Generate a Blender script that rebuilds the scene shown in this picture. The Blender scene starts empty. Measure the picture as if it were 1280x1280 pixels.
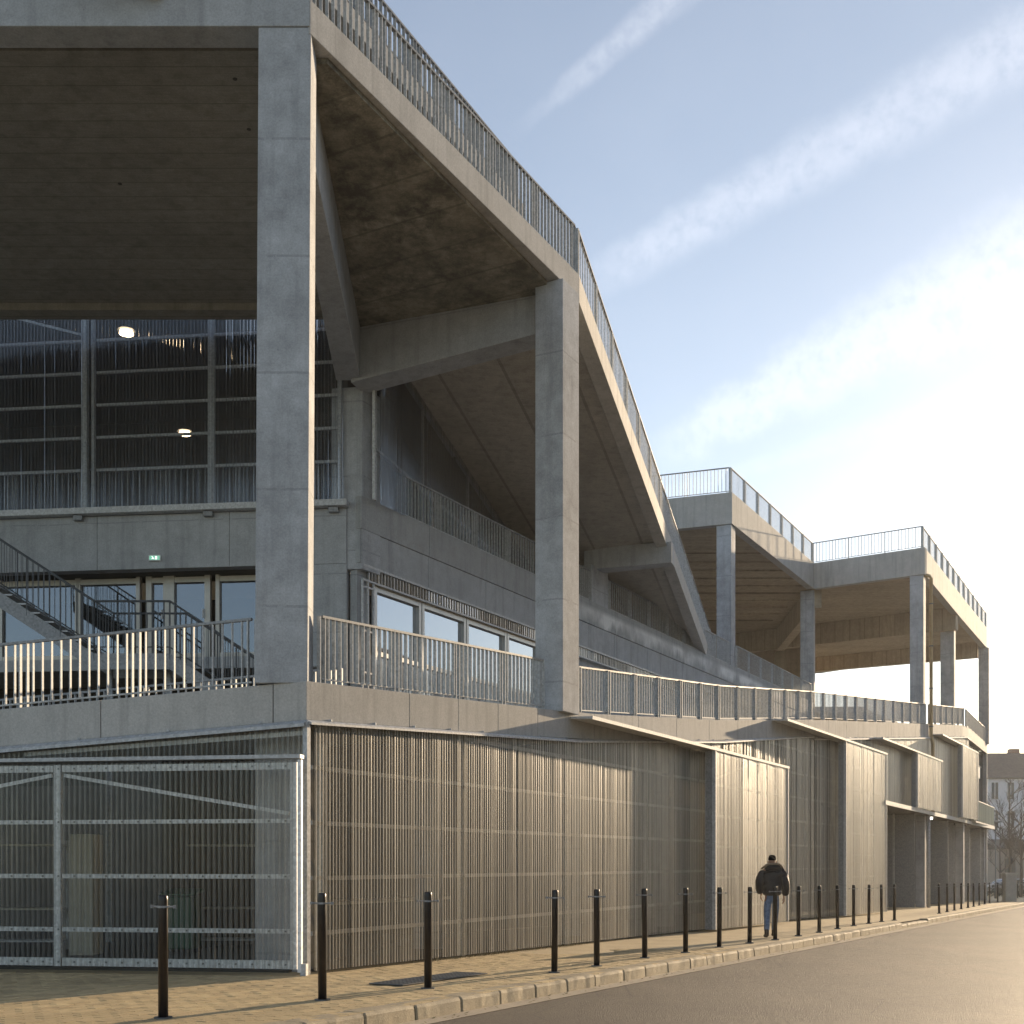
import bpy, bmesh, math, random
from mathutils import Vector, Matrix, noise
random.seed(7)
sc = bpy.context.scene
C = sc.collection
D = bpy.data
rad = math.radians

# ------------------------------------------------------------------ camera, sky, sun, exposure
EYE = 1.288                       # eye height above the pavement at the tripod
cam_d = D.cameras.new('camera'); cam = D.objects.new('camera', cam_d); C.objects.link(cam)
cam.location = (0, 0, EYE); cam.rotation_euler = (rad(90), 0, 0)
cam_d.sensor_width = 36; cam_d.lens = 36*1500/1280; cam_d.shift_y = (1078-640)/1280
cam_d.clip_end = 3000
sc.camera = cam
SUN_AZ, SUN_EL = 35.0, 10.5       # degrees right of the view axis, above the horizon

world = D.worlds.new('World'); sc.world = world; world.use_nodes = True
wt = world.node_tree; wt.nodes.clear()
def wn(t, **k):
    n = wt.nodes.new(t)
    for a, b in k.items(): setattr(n, a, b)
    return n
sky = wn('ShaderNodeTexSky', sky_type='NISHITA')
sky.sun_disc = False; sky.sun_elevation = rad(SUN_EL); sky.sun_rotation = rad(SUN_AZ)
sky.air_density = 0.9; sky.dust_density = .4; sky.ozone_density = 1.6
def pixdir(u, v): return Vector((u-640, 1500, 1078-v)).normalized()
tc = wn('ShaderNodeTexCoord')
def wmath(op, a, b=None, c=None):
    n = wn('ShaderNodeMath', operation=op)
    for i, x in enumerate((a, b, c)):
        if x is None: continue
        if isinstance(x, (int, float)): n.inputs[i].default_value = x
        else: wt.links.new(x, n.inputs[i])
    return n.outputs[0]
def wdot(vec):
    n = wn('ShaderNodeVectorMath', operation='DOT_PRODUCT')
    wt.links.new(tc.outputs['Generated'], n.inputs[0]); n.inputs[1].default_value = vec
    return n.outputs['Value']
def wsmooth(x, a, b):
    n = wn('ShaderNodeMapRange', interpolation_type='SMOOTHSTEP')
    wt.links.new(x, n.inputs[0]); n.inputs[1].default_value = a; n.inputs[2].default_value = b
    return n.outputs[0]
ns = wn('ShaderNodeTexNoise'); ns.inputs['Scale'].default_value = 26; ns.inputs['Detail'].default_value = 7; ns.inputs['Roughness'].default_value = .62
wt.links.new(tc.outputs['Generated'], ns.inputs['Vector'])
ns2 = wn('ShaderNodeTexNoise'); ns2.inputs['Scale'].default_value = 3.2; ns2.inputs['Detail'].default_value = 4
wt.links.new(tc.outputs['Generated'], ns2.inputs['Vector'])
ns3 = wn('ShaderNodeTexNoise'); ns3.inputs['Scale'].default_value = 85; ns3.inputs['Detail'].default_value = 5; ns3.inputs['Roughness'].default_value = .6
wt.links.new(tc.outputs['Generated'], ns3.inputs['Vector'])
# vapour trails: bands along great circles, each fades out at its far end
trails = [((640,168),(845,-8), .0055, .012, .48, .40), ((700,372),(1280,55), .014, .026, .52, .40),
          ((800,575),(1280,330), .012, .046, .62, .35), ((760,640),(1150,520), .004, .012, .15, .3)]
cover = None
for (a, b, w0, w1, op, rag) in trails:
    A, B = pixdir(*a), pixdir(*b)
    nrm = A.cross(B).normalized(); along = (B - A*(A.dot(B))).normalized()
    al = wdot(along)
    dist = wmath('ABSOLUTE', wdot(nrm))
    wob = wmath('MULTIPLY', wmath('SUBTRACT', ns.outputs['Fac'], .5), w1*.8)
    dist = wmath('ADD', dist, wob)
    width = wmath('ADD', wmath('MULTIPLY', wmath('MAXIMUM', al, 0), (w1-w0)/max(.01, B.dot(along))), w0)
    m = wmath('SUBTRACT', 1, wsmooth(wmath('DIVIDE', dist, width), .25, 1.25))
    m = wmath('MULTIPLY', m, wsmooth(al, -.01, .08))
    m = wmath('MULTIPLY', m, wmath('ADD', wmath('MULTIPLY', ns.outputs['Fac'], 1.3*rag*2), 1-rag*1.3))
    m = wmath('MULTIPLY', m, wsmooth(ns3.outputs['Fac'], .05, .72))
    m = wmath('MULTIPLY', m, op*1.25)
    cover = m if cover is None else wmath('MAXIMUM', cover, m)
veil = wmath('ADD', wmath('MULTIPLY', wsmooth(ns2.outputs['Fac'], .40, .75), .16), .24)
cover = wmath('MINIMUM', wmath('ADD', cover, veil), .9)
mixw = wn('ShaderNodeMix', data_type='RGBA')
bright = wn('ShaderNodeMix', data_type='RGBA', blend_type='ADD'); bright.inputs[0].default_value = 1
hsv = wn('ShaderNodeHueSaturation'); hsv.inputs['Saturation'].default_value = .78; hsv.inputs['Value'].default_value = 1.0; wt.links.new(sky.outputs[0], hsv.inputs['Color'])
sc_v = wn('ShaderNodeVectorMath', operation='SCALE'); sc_v.inputs['Scale'].default_value = .95
wt.links.new(hsv.outputs[0], sc_v.inputs[0]); wt.links.new(sc_v.outputs[0], bright.inputs[6]); bright.inputs[7].default_value = (1.7, 1.55, 1.45, 1)
wt.links.new(cover, mixw.inputs[0]); wt.links.new(hsv.outputs[0], mixw.inputs[6]); wt.links.new(bright.outputs[2], mixw.inputs[7])
bg = wn('ShaderNodeBackground'); bg.inputs['Strength'].default_value = .11
out = wn('ShaderNodeOutputWorld')
wt.links.new(mixw.outputs[2], bg.inputs['Color']); wt.links.new(bg.outputs[0], out.inputs['Surface'])

sun_d = D.lights.new('sun', 'SUN'); sun = D.objects.new('sun', sun_d); C.objects.link(sun)
sun_d.energy = 4.5; sun_d.angle = rad(.5); sun_d.color = (1, .765, .50)
sv = Vector((math.sin(rad(SUN_AZ))*math.cos(rad(SUN_EL)), math.cos(rad(SUN_AZ))*math.cos(rad(SUN_EL)), math.sin(rad(SUN_EL))))
sun.rotation_euler = sv.to_track_quat('Z', 'Y').to_euler()
sun.location = (40, 60, 60)

sc.view_settings.view_transform = 'Standard'; sc.view_settings.look = 'None'
sc.view_settings.exposure = 0.85; sc.view_settings.gamma = 1
sc.view_settings.use_curve_mapping = False
sc.render.engine = 'CYCLES'
sc.cycles.max_bounces = 8; sc.cycles.diffuse_bounces = 4; sc.cycles.glossy_bounces = 3
sc.cycles.transparent_max_bounces = 24; sc.cycles.transmission_bounces = 4
sc.cycles.caustics_reflective = False; sc.cycles.caustics_refractive = False

# ------------------------------------------------------------------ materials
def new_mat(name):
    m = D.materials.new(name); m.use_nodes = True; m.node_tree.nodes.clear(); return m
class NT:
    def __init__(s, m): s.t = m.node_tree
    def n(s, t, **k):
        x = s.t.nodes.new(t)
        for a, b in k.items(): setattr(x, a, b)
        return x
    def l(s, a, b): s.t.links.new(a, b)
    def pos(s): return s.n('ShaderNodeNewGeometry').outputs['Position']
    def scaled(s, v, sx, sy, sz, rz=0):
        m = s.n('ShaderNodeMapping'); s.l(v, m.inputs[0]); m.inputs['Scale'].default_value = (sx, sy, sz); m.inputs['Rotation'].default_value = (0, 0, rz); return m.outputs[0]
    def noise(s, v, scale, detail=4, rough=.55):
        x = s.n('ShaderNodeTexNoise'); s.l(v, x.inputs['Vector']); x.inputs['Scale'].default_value = scale
        x.inputs['Detail'].default_value = detail; x.inputs['Roughness'].default_value = rough; return x.outputs['Fac']
    def ramp(s, f, stops):
        r = s.n('ShaderNodeValToRGB'); s.l(f, r.inputs[0]); e = r.color_ramp.elements
        while len(e) < len(stops): e.new(.5)
        for i, (p, c) in enumerate(stops): e[i].position = p; e[i].color = (*c, 1) if len(c) == 3 else c
        return r.outputs[0]
    def math(s, op, a, b=None):
        x = s.n('ShaderNodeMath', operation=op)
        for i, q in enumerate((a, b)):
            if q is None: continue
            if isinstance(q, (int, float)): x.inputs[i].default_value = q
            else: s.l(q, x.inputs[i])
        return x.outputs[0]
    def mix(s, f, a, b, mode='MIX'):
        x = s.n('ShaderNodeMix', data_type='RGBA', blend_type=mode)
        for i, q in ((0, f), (6, a), (7, b)):
            if isinstance(q, (int, float)): x.inputs[i].default_value = q
            elif isinstance(q, tuple): x.inputs[i].default_value = (*q, 1) if len(q) == 3 else q
            else: s.l(q, x.inputs[i])
        return x.outputs[2]
    def bump(s, h, strength, dist=.02):
        b = s.n('ShaderNodeBump'); s.l(h, b.inputs['Height']); b.inputs['Strength'].default_value = strength; b.inputs['Distance'].default_value = dist
        return b.outputs[0]
    def principled(s, col, rough=.7, metal=0, normal=None, spec=.4):
        p = s.n('ShaderNodeBsdfPrincipled')
        for k, q in (('Base Color', col), ('Roughness', rough), ('Metallic', metal), ('Specular IOR Level', spec)):
            if isinstance(q, (int, float)): p.inputs[k].default_value = q
            elif isinstance(q, tuple): p.inputs[k].default_value = (*q, 1)
            else: s.l(q, p.inputs[k])
        if normal is not None: s.l(normal, p.inputs['Normal'])
        o = s.n('ShaderNodeOutputMaterial'); s.l(p.outputs[0], o.inputs['Surface'])
        return p

def concrete(name, c, var=.25, stain=0, lift=0, boards=None, white=0, dark=0):
    m = new_mat(name); t = NT(m); P = t.pos()
    big = t.noise(P, .55, 5, .6); mid = t.noise(P, 3.3, 7, .7); fine = t.noise(P, 38, 3, .6)
    f = t.math('ADD', t.math('MULTIPLY', big, .45), t.math('MULTIPLY', mid, .55))
    a = tuple(x*(1-var) for x in c); b = tuple(x*(1+var) for x in c)
    col = t.ramp(f, [(.34, a), (.66, b)])
    col = t.mix(.35, col, t.ramp(fine, [(.35, (.35,.35,.35)), (.65, (.65,.65,.65))]), 'OVERLAY')
    # rain streaks
    st = t.noise(t.scaled(P, 5, 5, .35), 1, 4, .6)
    col = t.mix(t.ramp(st, [(.50, (0,0,0)), (.72, (.5,.5,.5))]), col, tuple(x*.55 for x in c))
    # blow holes
    vo = t.n('ShaderNodeTexVoronoi'); t.l(P, vo.inputs['Vector']); vo.inputs['Scale'].default_value = 9
    hole = t.math('LESS_THAN', vo.outputs['Distance'], .055)
    col = t.mix(t.math('MULTIPLY', hole, .5), col, tuple(x*.35 for x in c))
    h = t.math('ADD', t.math('MULTIPLY', fine, .5), t.math('MULTIPLY', hole, -1.0))
    if lift:
        sep = t.n('ShaderNodeSeparateXYZ'); t.l(P, sep.inputs[0])
        z = t.math('ADD', sep.outputs['Z'], t.math('MULTIPLY', t.noise(P, 1.5, 3), .05))
        fr = t.math('FRACT', t.math('DIVIDE', z, lift))
        ln = t.math('LESS_THAN', fr, .022)
        brk = t.math('MULTIPLY', ln, t.math('GREATER_THAN', mid, .45))
        col = t.mix(t.math('MULTIPLY', brk, .38), col, tuple(x*.45 for x in c))
        h = t.math('SUBTRACT', h, t.math('MULTIPLY', ln, .8))
    if boards:
        ang, wd = boards
        sep = t.n('ShaderNodeSeparateXYZ'); t.l(t.scaled(P, 1, 1, 1, rad(ang)), sep.inputs[0])
        q = t.math('DIVIDE', sep.outputs['Y'], wd)
        fr = t.math('FRACT', q); ln = t.math('LESS_THAN', fr, .05)
        wnz = t.n('ShaderNodeTexWhiteNoise', noise_dimensions='1D'); t.l(t.math('FLOOR', q), wnz.inputs['W'])
        col = t.mix(.22, col, t.ramp(wnz.outputs['Value'], [(0, (.38,.38,.38)), (1, (.62,.62,.62))]), 'OVERLAY')
        col = t.mix(t.math('MULTIPLY', ln, .45), col, tuple(x*.3 for x in c))
        gr = t.noise(t.scaled(P, .6, 9, 1, rad(ang)), 4, 4, .6)
        col = t.mix(.30, col, t.ramp(gr, [(.3, (.33,.33,.33)), (.7, (.64,.64,.62))]), 'OVERLAY')
        h = t.math('SUBTRACT', h, t.math('MULTIPLY', ln, 1.2))
    if stain:
        sn = t.noise(t.scaled(P, .9, .7, .8), 1.9, 10, .78)
        col = t.mix(t.math('MULTIPLY', t.ramp(sn, [(.42, (0,0,0)), (.60, (1,1,1))]), stain), col, tuple(x*.30 for x in c))
    if white:
        sep = t.n('ShaderNodeSeparateXYZ'); t.l(P, sep.inputs[0])
        jag = t.math('ADD', sep.outputs['Z'], t.math('MULTIPLY', t.noise(t.scaled(P, 1.3, 1.3, .3), 1, 6, .65), 1.3))
        band = t.ramp(jag, [(0, (0,0,0)), (1, (0,0,0))])
        mr = t.n('ShaderNodeMapRange'); t.l(jag, mr.inputs[0]); mr.inputs[1].default_value = 9.15; mr.inputs[2].default_value = 9.4
        mr2 = t.n('ShaderNodeMapRange'); t.l(sep.outputs['Z'], mr2.inputs[0]); mr2.inputs[1].default_value = 9.02; mr2.inputs[2].default_value = 8.86
        far = t.n('ShaderNodeMapRange'); t.l(sep.outputs['Y'], far.inputs[0]); far.inputs[1].default_value = 33; far.inputs[2].default_value = 37
        w = t.math('MULTIPLY', t.math('MULTIPLY', mr.outputs[0], mr2.outputs[0]), t.math('MULTIPLY', far.outputs[0], t.math('MULTIPLY', t.ramp(big, [(.38,(.15,.15,.15)),(.6,(.8,.8,.8))]), white)))
        col = t.mix(w, col, (.85,.85,.83))
    t.principled(col, .82, 0, t.bump(h, .35, .012), .3)
    return m
def plain(name, c, rough=.5, metal=0, var=.12, scale=6, spec=.5, bumpy=0):
    m = new_mat(name); t = NT(m); P = t.pos()
    f = t.noise(P, scale, 5, .65)
    col = t.ramp(f, [(.3, tuple(x*(1-var) for x in c)), (.7, tuple(min(1, x*(1+var)) for x in c))])
    nm = t.bump(t.noise(P, scale*6, 3), bumpy, .01) if bumpy else None
    t.principled(col, t.math('ADD', t.math('MULTIPLY', f, .25), rough-.12), metal, nm, spec)
    return m
def galvanised(name, c=(.42,.43,.44), rough=.42):
    m = new_mat(name); t = NT(m); P = t.pos()
    vo = t.n('ShaderNodeTexVoronoi'); t.l(P, vo.inputs['Vector']); vo.inputs['Scale'].default_value = 28
    sp = t.math('ADD', t.math('MULTIPLY', vo.outputs['Color'], .5), t.math('MULTIPLY', t.noise(P, 7, 5, .7), .5))
    col = t.ramp(sp, [(.2, tuple(x*.72 for x in c)), (.8, tuple(x*1.3 for x in c))])
    t.principled(col, t.math('ADD', t.math('MULTIPLY', sp, .2), rough), .2, None, .2)
    return m
def polycarb(name, opac=.42, tint=(.72,.70,.66), clear=(.86,.88,.87), dirt_sheen=.18, gloss=.35, trans=.45, grough=.12, power=1.0, low=.8):
    m = new_mat(name); t = NT(m); P = t.pos()
    rib = t.noise(t.scaled(P, 16, 16, .10), 1, 3, .6)
    tr = t.n('ShaderNodeBsdfTransparent'); tr.inputs[0].default_value = (*clear, 1)
    df = t.n('ShaderNodeBsdfDiffuse'); tl = t.n('ShaderNodeBsdfTranslucent')
    st = t.noise(t.scaled(P, 3.1, 3.1, .22), 1, 5, .6)
    wide = t.noise(t.scaled(P, 3.0, 3.0, .10), 1, 5, .75)
    run = t.math('ADD', t.math('MULTIPLY', rib, .5), t.math('MULTIPLY', wide, .5))
    col = t.ramp(run, [(.40, tuple(x*low for x in tint)), (.57, tint)])
    t.l(col, df.inputs[0]); t.l(col, tl.inputs[0])
    a = t.n('ShaderNodeMixShader'); a.inputs[0].default_value = trans; t.l(df.outputs[0], a.inputs[1]); t.l(tl.outputs[0], a.inputs[2])
    gl = t.n('ShaderNodeBsdfGlossy'); gl.inputs['Roughness'].default_value = grough; gl.inputs[0].default_value = (.8,.8,.8,1)
    lw = t.n('ShaderNodeLayerWeight'); lw.inputs[0].default_value = .35
    fac = t.math('MINIMUM', t.math('ADD', t.math('MULTIPLY', t.math('MULTIPLY', t.math('POWER', lw.outputs['Facing'], power), opac), t.math('ADD', t.math('MULTIPLY', run, 2.0), 0.0)), t.math('MULTIPLY', st, dirt_sheen)), .97)
    b = t.n('ShaderNodeMixShader'); t.l(fac, b.inputs[0]); t.l(tr.outputs[0], b.inputs[1]); t.l(a.outputs[0], b.inputs[2])
    fr = t.n('ShaderNodeFresnel'); fr.inputs[0].default_value = 1.5
    c = t.n('ShaderNodeMixShader'); t.l(t.math('MULTIPLY', t.math('MINIMUM', fr.outputs[0], .30), gloss), c.inputs[0]); t.l(b.outputs[0], c.inputs[1]); t.l(gl.outputs[0], c.inputs[2])
    o = t.n('ShaderNodeOutputMaterial'); t.l(c.outputs[0], o.inputs['Surface'])
    return m
def glass(name, refl=.75, tint=(.10,.12,.13), wav=.05):
    m = new_mat(name); t = NT(m); P = t.pos()
    nb = t.bump(t.noise(P, .8, 2), wav, .02)
    tr = t.n('ShaderNodeBsdfTransparent'); tr.inputs[0].default_value = (.30,.33,.34,1)
    gl = t.n('ShaderNodeBsdfGlossy'); gl.inputs['Roughness'].default_value = .02; gl.inputs[0].default_value = (.9,.94,1,1); t.l(nb, gl.inputs['Normal'])
    fr = t.n('ShaderNodeFresnel'); fr.inputs[0].default_value = 1.52
    f = t.math('MINIMUM', t.math('ADD', fr.outputs[0], refl), 1.0)
    c = t.n('ShaderNodeMixShader'); t.l(f, c.inputs[0]); t.l(tr.outputs[0], c.inputs[1]); t.l(gl.outputs[0], c.inputs[2])
    o = t.n('ShaderNodeOutputMaterial'); t.l(c.outputs[0], o.inputs['Surface'])
    return m
def emis(name, c, s):
    m = new_mat(name); t = NT(m); e = t.n('ShaderNodeEmission'); e.inputs[0].default_value = (*c, 1); e.inputs[1].default_value = s
    o = t.n('ShaderNodeOutputMaterial'); t.l(e.outputs[0], o.inputs['Surface']); return m

M = {}
M['conc'] = concrete('smooth_concrete', (.375,.39,.405), .20, lift=1.25)
M['conc_col'] = concrete('column_concrete', (.38,.395,.415), .30, lift=1.6)
M['conc_fascia'] = concrete('fascia_concrete', (.44,.43,.41), .13)
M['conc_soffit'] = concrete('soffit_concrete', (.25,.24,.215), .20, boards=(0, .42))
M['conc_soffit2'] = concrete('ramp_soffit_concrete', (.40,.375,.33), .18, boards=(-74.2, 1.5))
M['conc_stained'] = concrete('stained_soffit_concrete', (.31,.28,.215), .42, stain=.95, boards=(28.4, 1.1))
M['conc_tan'] = concrete('board_soffit_concrete', (.42,.35,.26), .14, boards=(0, .5))
M['conc_white'] = concrete('efflorescence_concrete', (.34,.35,.355), .15, white=1.0)
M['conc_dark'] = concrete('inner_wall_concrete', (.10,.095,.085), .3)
M['galv'] = galvanised('galvanised_steel')
M['galv_dark'] = galvanised('weathered_galvanised_steel', (.27,.28,.29), .5)
M['galv_bright'] = galvanised('bright_zinc_steel', (.50,.51,.52), .55)
M['galv_gate'] = galvanised('bright_gate_steel', (.68,.69,.70), .5)
M['galv_rail'] = galvanised('zinc_railing_steel', (.46,.475,.48), .60)
M['poly'] = polycarb('corrugated_polycarbonate', 1.05, (.99,.955,.88), (.80,.78,.73), .24, 2.1, .64, .42, 1.45, .48)
M['poly_gate'] = polycarb('clear_corrugated_polycarbonate', .55, (.62,.61,.58), (.85,.86,.85), .34, .8)
M['poly_up'] = polycarb('upper_corrugated_polycarbonate', .55, (.52,.57,.65), (.9,.92,.94), .26, 2.0)
PAN = {M['poly'].name: polycarb('corrugated_sheet_pan', .55, (.90,.84,.74), (.62,.60,.55), .03, .35, .35, .30, 2.8, .4),  # same sheets as the ribs; dimmer pans paint in the sunlit rib contrast
       M['poly_gate'].name: polycarb('clear_sheet_pan', .12, (.5,.5,.48), (.90,.90,.88), .03, .35, .4, .12, 1.5),
       M['poly_up'].name: polycarb('upper_sheet_pan', .15, (.50,.56,.66), (.9,.92,.94), .12, 1.2, .4, .10, 1.5)}  # upper pans: pale blue film painted in for reflected sky
M['glass'] = glass('window_glass', .36)
M['glass_blue'] = glass('door_glass', .12)
M['alu'] = plain('anodised_aluminium', (.45,.45,.44), .4, .5)
M['bronze'] = plain('champagne_aluminium_frame', (.48,.46,.42), .45, .35)
M['black'] = plain('black_bollard_paint', (.022,.018,.016), .32, .2, .3, 12)
M['steel_dark'] = plain('painted_steel', (.12,.13,.14), .45, .5)
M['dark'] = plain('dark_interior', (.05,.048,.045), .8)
M['copper'] = plain('brown_downpipe_paint', (.45,.33,.18), .45, .3)

# ------------------------------------------------------------------ object helpers
def V(*a): return Vector(a)
class MB:
    def __init__(s): s.v = []; s.f = []
    def add(s, vs, fs):
        n = len(s.v); s.v += [Vector(x) for x in vs]; s.f += [tuple(i+n for i in f) for f in fs]; return s
    def obox(s, o, a, b, c):
        o, a, b, c = Vector(o), Vector(a), Vector(b), Vector(c)
        vs = [o, o+a, o+a+b, o+b, o+c, o+a+c, o+a+b+c, o+b+c]
        fs = [(0,3,2,1),(4,5,6,7),(0,1,5,4),(1,2,6,5),(2,3,7,6),(3,0,4,7)]
        if a.cross(b).dot(c) < 0: fs = [f[::-1] for f in fs]
        return s.add(vs, fs)
    def box(s, x0, x1, y0, y1, z0, z1): return s.obox((x0,y0,z0), (x1-x0,0,0), (0,y1-y0,0), (0,0,z1-z0))
    def bar(s, p, q, w, h, side=None):
        """bar from p to q; w across, h the other way (up if the bar is level)"""
        p, q = Vector(p), Vector(q); d = (q-p).normalized()
        if side is None: side = d.cross(V(0,0,1))
        side = Vector(side); side = (side - d*side.dot(d)).normalized()
        up = side.cross(d).normalized()
        return s.obox(p - side*w/2 - up*h/2, q-p, side*w, up*h)
    def prism(s, poly, zb, zt):
        n = len(poly)
        if not hasattr(zb, '__len__'): zb = [zb]*n
        if not hasattr(zt, '__len__'): zt = [zt]*n
        area = sum(poly[i][0]*poly[(i+1)%n][1]-poly[(i+1)%n][0]*poly[i][1] for i in range(n))
        if area < 0: poly, zb, zt = poly[::-1], zb[::-1], zt[::-1]
        vs = [(p[0],p[1],z) for p, z in zip(poly, zb)] + [(p[0],p[1],z) for p, z in zip(poly, zt)]
        fs = [tuple(range(n))[::-1], tuple(range(n, 2*n))] + [(i,(i+1)%n,(i+1)%n+n,i+n) for i in range(n)]
        return s.add(vs, fs)
    def tube(s, pts, r, seg=8, cap=True):
        pts = [Vector(p) for p in pts]; rr = r if hasattr(r, '__len__') else [r]*len(pts)
        rings = []
        for i, p in enumerate(pts):
            d = (pts[min(i+1, len(pts)-1)] - pts[max(i-1, 0)]).normalized()
            a = d.cross(V(0,0,1)) if abs(d.z) < .95 else d.cross(V(0,1,0)); a.normalize(); b = d.cross(a)
            rings.append([p + (a*math.cos(2*math.pi*k/seg) + b*math.sin(2*math.pi*k/seg))*rr[i] for k in range(seg)])
        vs = [v for r_ in rings for v in r_]; fs = []
        for i in range(len(pts)-1):
            for k in range(seg):
                fs.append((i*seg+k, i*seg+(k+1)%seg, (i+1)*seg+(k+1)%seg, (i+1)*seg+k))
        if cap: fs += [tuple(range(seg))[::-1], tuple((len(pts)-1)*seg+k for k in range(seg))]
        return s.add(vs, fs)
def world_loc(o):
    p = Vector((0,0,0))
    while o is not None: p = p + Vector(o.location); o = o.parent
    return p
def build(name, mb, mat, parent=None, origin=None, smooth=False, bevel=0, kind=None, label=None):
    if origin is None:
        n = len(mb.v); c = sum(mb.v, Vector())/n; origin = V(c.x, c.y, min(v.z for v in mb.v))
    origin = Vector(origin)
    me = D.meshes.new(name); me.from_pydata([v-origin for v in mb.v], [], mb.f); me.update()
    bm = bmesh.new(); bm.from_mesh(me); bmesh.ops.recalc_face_normals(bm, faces=bm.faces); bm.to_mesh(me); bm.free()
    if smooth: me.shade_smooth()
    me.materials.append(mat)
    return link(name, me, parent, origin, bevel, kind, label)
def link(name, me, parent=None, loc=(0,0,0), bevel=0, kind=None, label=None):
    o = D.objects.new(name, me); C.objects.link(o)
    if parent is not None: o.parent = parent; o.location = Vector(loc) - world_loc(parent)
    else: o.location = loc
    if bevel:
        b = o.modifiers.new('bevel', 'BEVEL'); b.width = bevel; b.segments = 2; b.limit_method = 'ANGLE'
    if kind: o['kind'] = kind
    if label: o['label'] = label
    return o
def thing(name, label, cat, loc, group=None):
    o = D.objects.new(name, None); C.objects.link(o); o.location = loc; o.empty_display_size = .3
    o['label'] = label; o['category'] = cat
    if group: o['group'] = group
    return o
def tag(o, label, cat, group=None):
    o['label'] = label; o['category'] = cat
    if group: o['group'] = group
    return o

# ------------------------------------------------------------------ plan of the place
SL = .0147                                                   # the street falls away gently
def gz(y): return -SL*min(y, 150)                            # pavement level at depth y
def R(z): return z + EYE                                     # heights were measured from eye level
STREET = [(-2.81,16.4), (7.83,36.1), (24.8,65.6), (30.1,76.0)]
def lerp_tab(tab, v):
    if v <= tab[0][0]: a, b = tab[0], tab[1]
    else:
        for a, b in zip(tab, tab[1:]):
            if v <= b[0]: break
    t = (v-a[0])/(b[0]-a[0]); return a[1]+(b[1]-a[1])*t
def W(y, off=0):
    """street facade in plan at depth y; off metres inward"""
    x = lerp_tab([(q[1], q[0]) for q in STREET], y)
    return V(x-.88*off, y+.475*off)
def ramp_z(y): return R(lerp_tab([(16.4,2.48),(24.1,3.0),(31.8,3.76),(39.8,4.74),(53.5,6.20),(65.6,7.5),(76,7.5),(80,7.5)], min(y, 79)))
def inner(y, off=0): return V(.54*y-17.133-.88*off, y+.475*off)      # set-back upper facade
SD = V(.475,.88,0); SN = V(.88,-.475,0)                      # along the street, out to the street
LD = V(-.988,.154,0); LN = V(-.154,-.988,0)                  # left face: direction and outward normal
P0 = V(-2.81,16.4)
def L(t, off=0): return V(P0.x+LD.x*t-LN.x*off, P0.y+LD.y*t-LN.y*off)
def left_z(t): return R(2.48-.066*t)

# ------------------------------------------------------------------ ground, road, pavement
def ground_mat():
    m = new_mat('asphalt_road'); t = NT(m); P = t.pos()
    f = t.noise(P, .35, 6, .6); g = t.noise(P, 90, 2, .6); h = t.noise(P, 9, 5, .7)
    col = t.ramp(f, [(.3, (.072,.057,.042)), (.7, (.106,.086,.064))])
    vo = t.n('ShaderNodeTexVoronoi'); t.l(P, vo.inputs['Vector']); vo.inputs['Scale'].default_value = 70
    agg = t.ramp(vo.outputs['Color'], [(.1, (.25,.25,.25)), (.9, (.75,.74,.70))])
    col = t.mix(.65, col, agg, 'OVERLAY')
    col = t.mix(.4, col, t.ramp(h, [(.3,(.4,.4,.4)),(.7,(.6,.6,.6))]), 'OVERLAY')
    trk = t.noise(t.scaled(P, .8, .05, 1, rad(28.4)), 1.2, 4, .6)
    col = t.mix(.6, col, t.ramp(trk, [(.3,(.36,.36,.36)),(.7,(.64,.64,.64))]), 'OVERLAY')
    ck = t.n('ShaderNodeTexVoronoi', feature='DISTANCE_TO_EDGE'); t.l(t.mix(.12, P, t.n('ShaderNodeTexNoise').outputs['Color'], 'ADD'), ck.inputs['Vector']); ck.inputs['Scale'].default_value = .45
    col = t.mix(t.math('MULTIPLY', t.math('LESS_THAN', ck.outputs['Distance'], .004), .5), col, (.02,.02,.02))
    t.principled(col, .62, 0, t.bump(t.math('ADD', g, t.math('MULTIPLY', vo.outputs['Distance'], 1.0)), .9, .012), .45)
    return m
M['asphalt'] = ground_mat()
def pave_mat(name, c, var):
    m = new_mat(name); t = NT(m); P = t.pos()
    oi = t.n('ShaderNodeNewGeometry')
    col = t.ramp(t.math('ADD', t.math('MULTIPLY', t.noise(P, 1.1, 6, .65), .7), t.math('MULTIPLY', t.noise(P, 14, 5, .7), .3)), [(.32, tuple(x*(1-var) for x in c)), (.68, tuple(x*(1+var) for x in c))])
    col = t.mix(.7, col, t.ramp(oi.outputs['Random Per Island'], [(0,(.38,.38,.38)),(1,(.62,.62,.60))]), 'OVERLAY')
    sp = t.noise(P, 60, 3, .7)
    col = t.mix(.4, col, t.ramp(sp, [(.3,(.3,.3,.3)),(.7,(.7,.7,.7))]), 'OVERLAY')
    t.principled(col, .75, 0, t.bump(t.math('ADD', sp, t.noise(P, 6, 4)), .6, .015), .35)
    return m
M['paver'] = pave_mat('sandstone_coloured_paver', (.50,.385,.22), .16)
M['sandbed'] = pave_mat('sandy_surface', (.52,.42,.27), .18)
M['kerb'] = pave_mat('granite_kerb', (.34,.285,.20), .22)
M['gutter'] = pave_mat('pale_gutter', (.40,.34,.26), .15)
M['earth'] = plain('far_ground', (.16,.15,.13), .9, 0, .3, .5)

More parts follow.
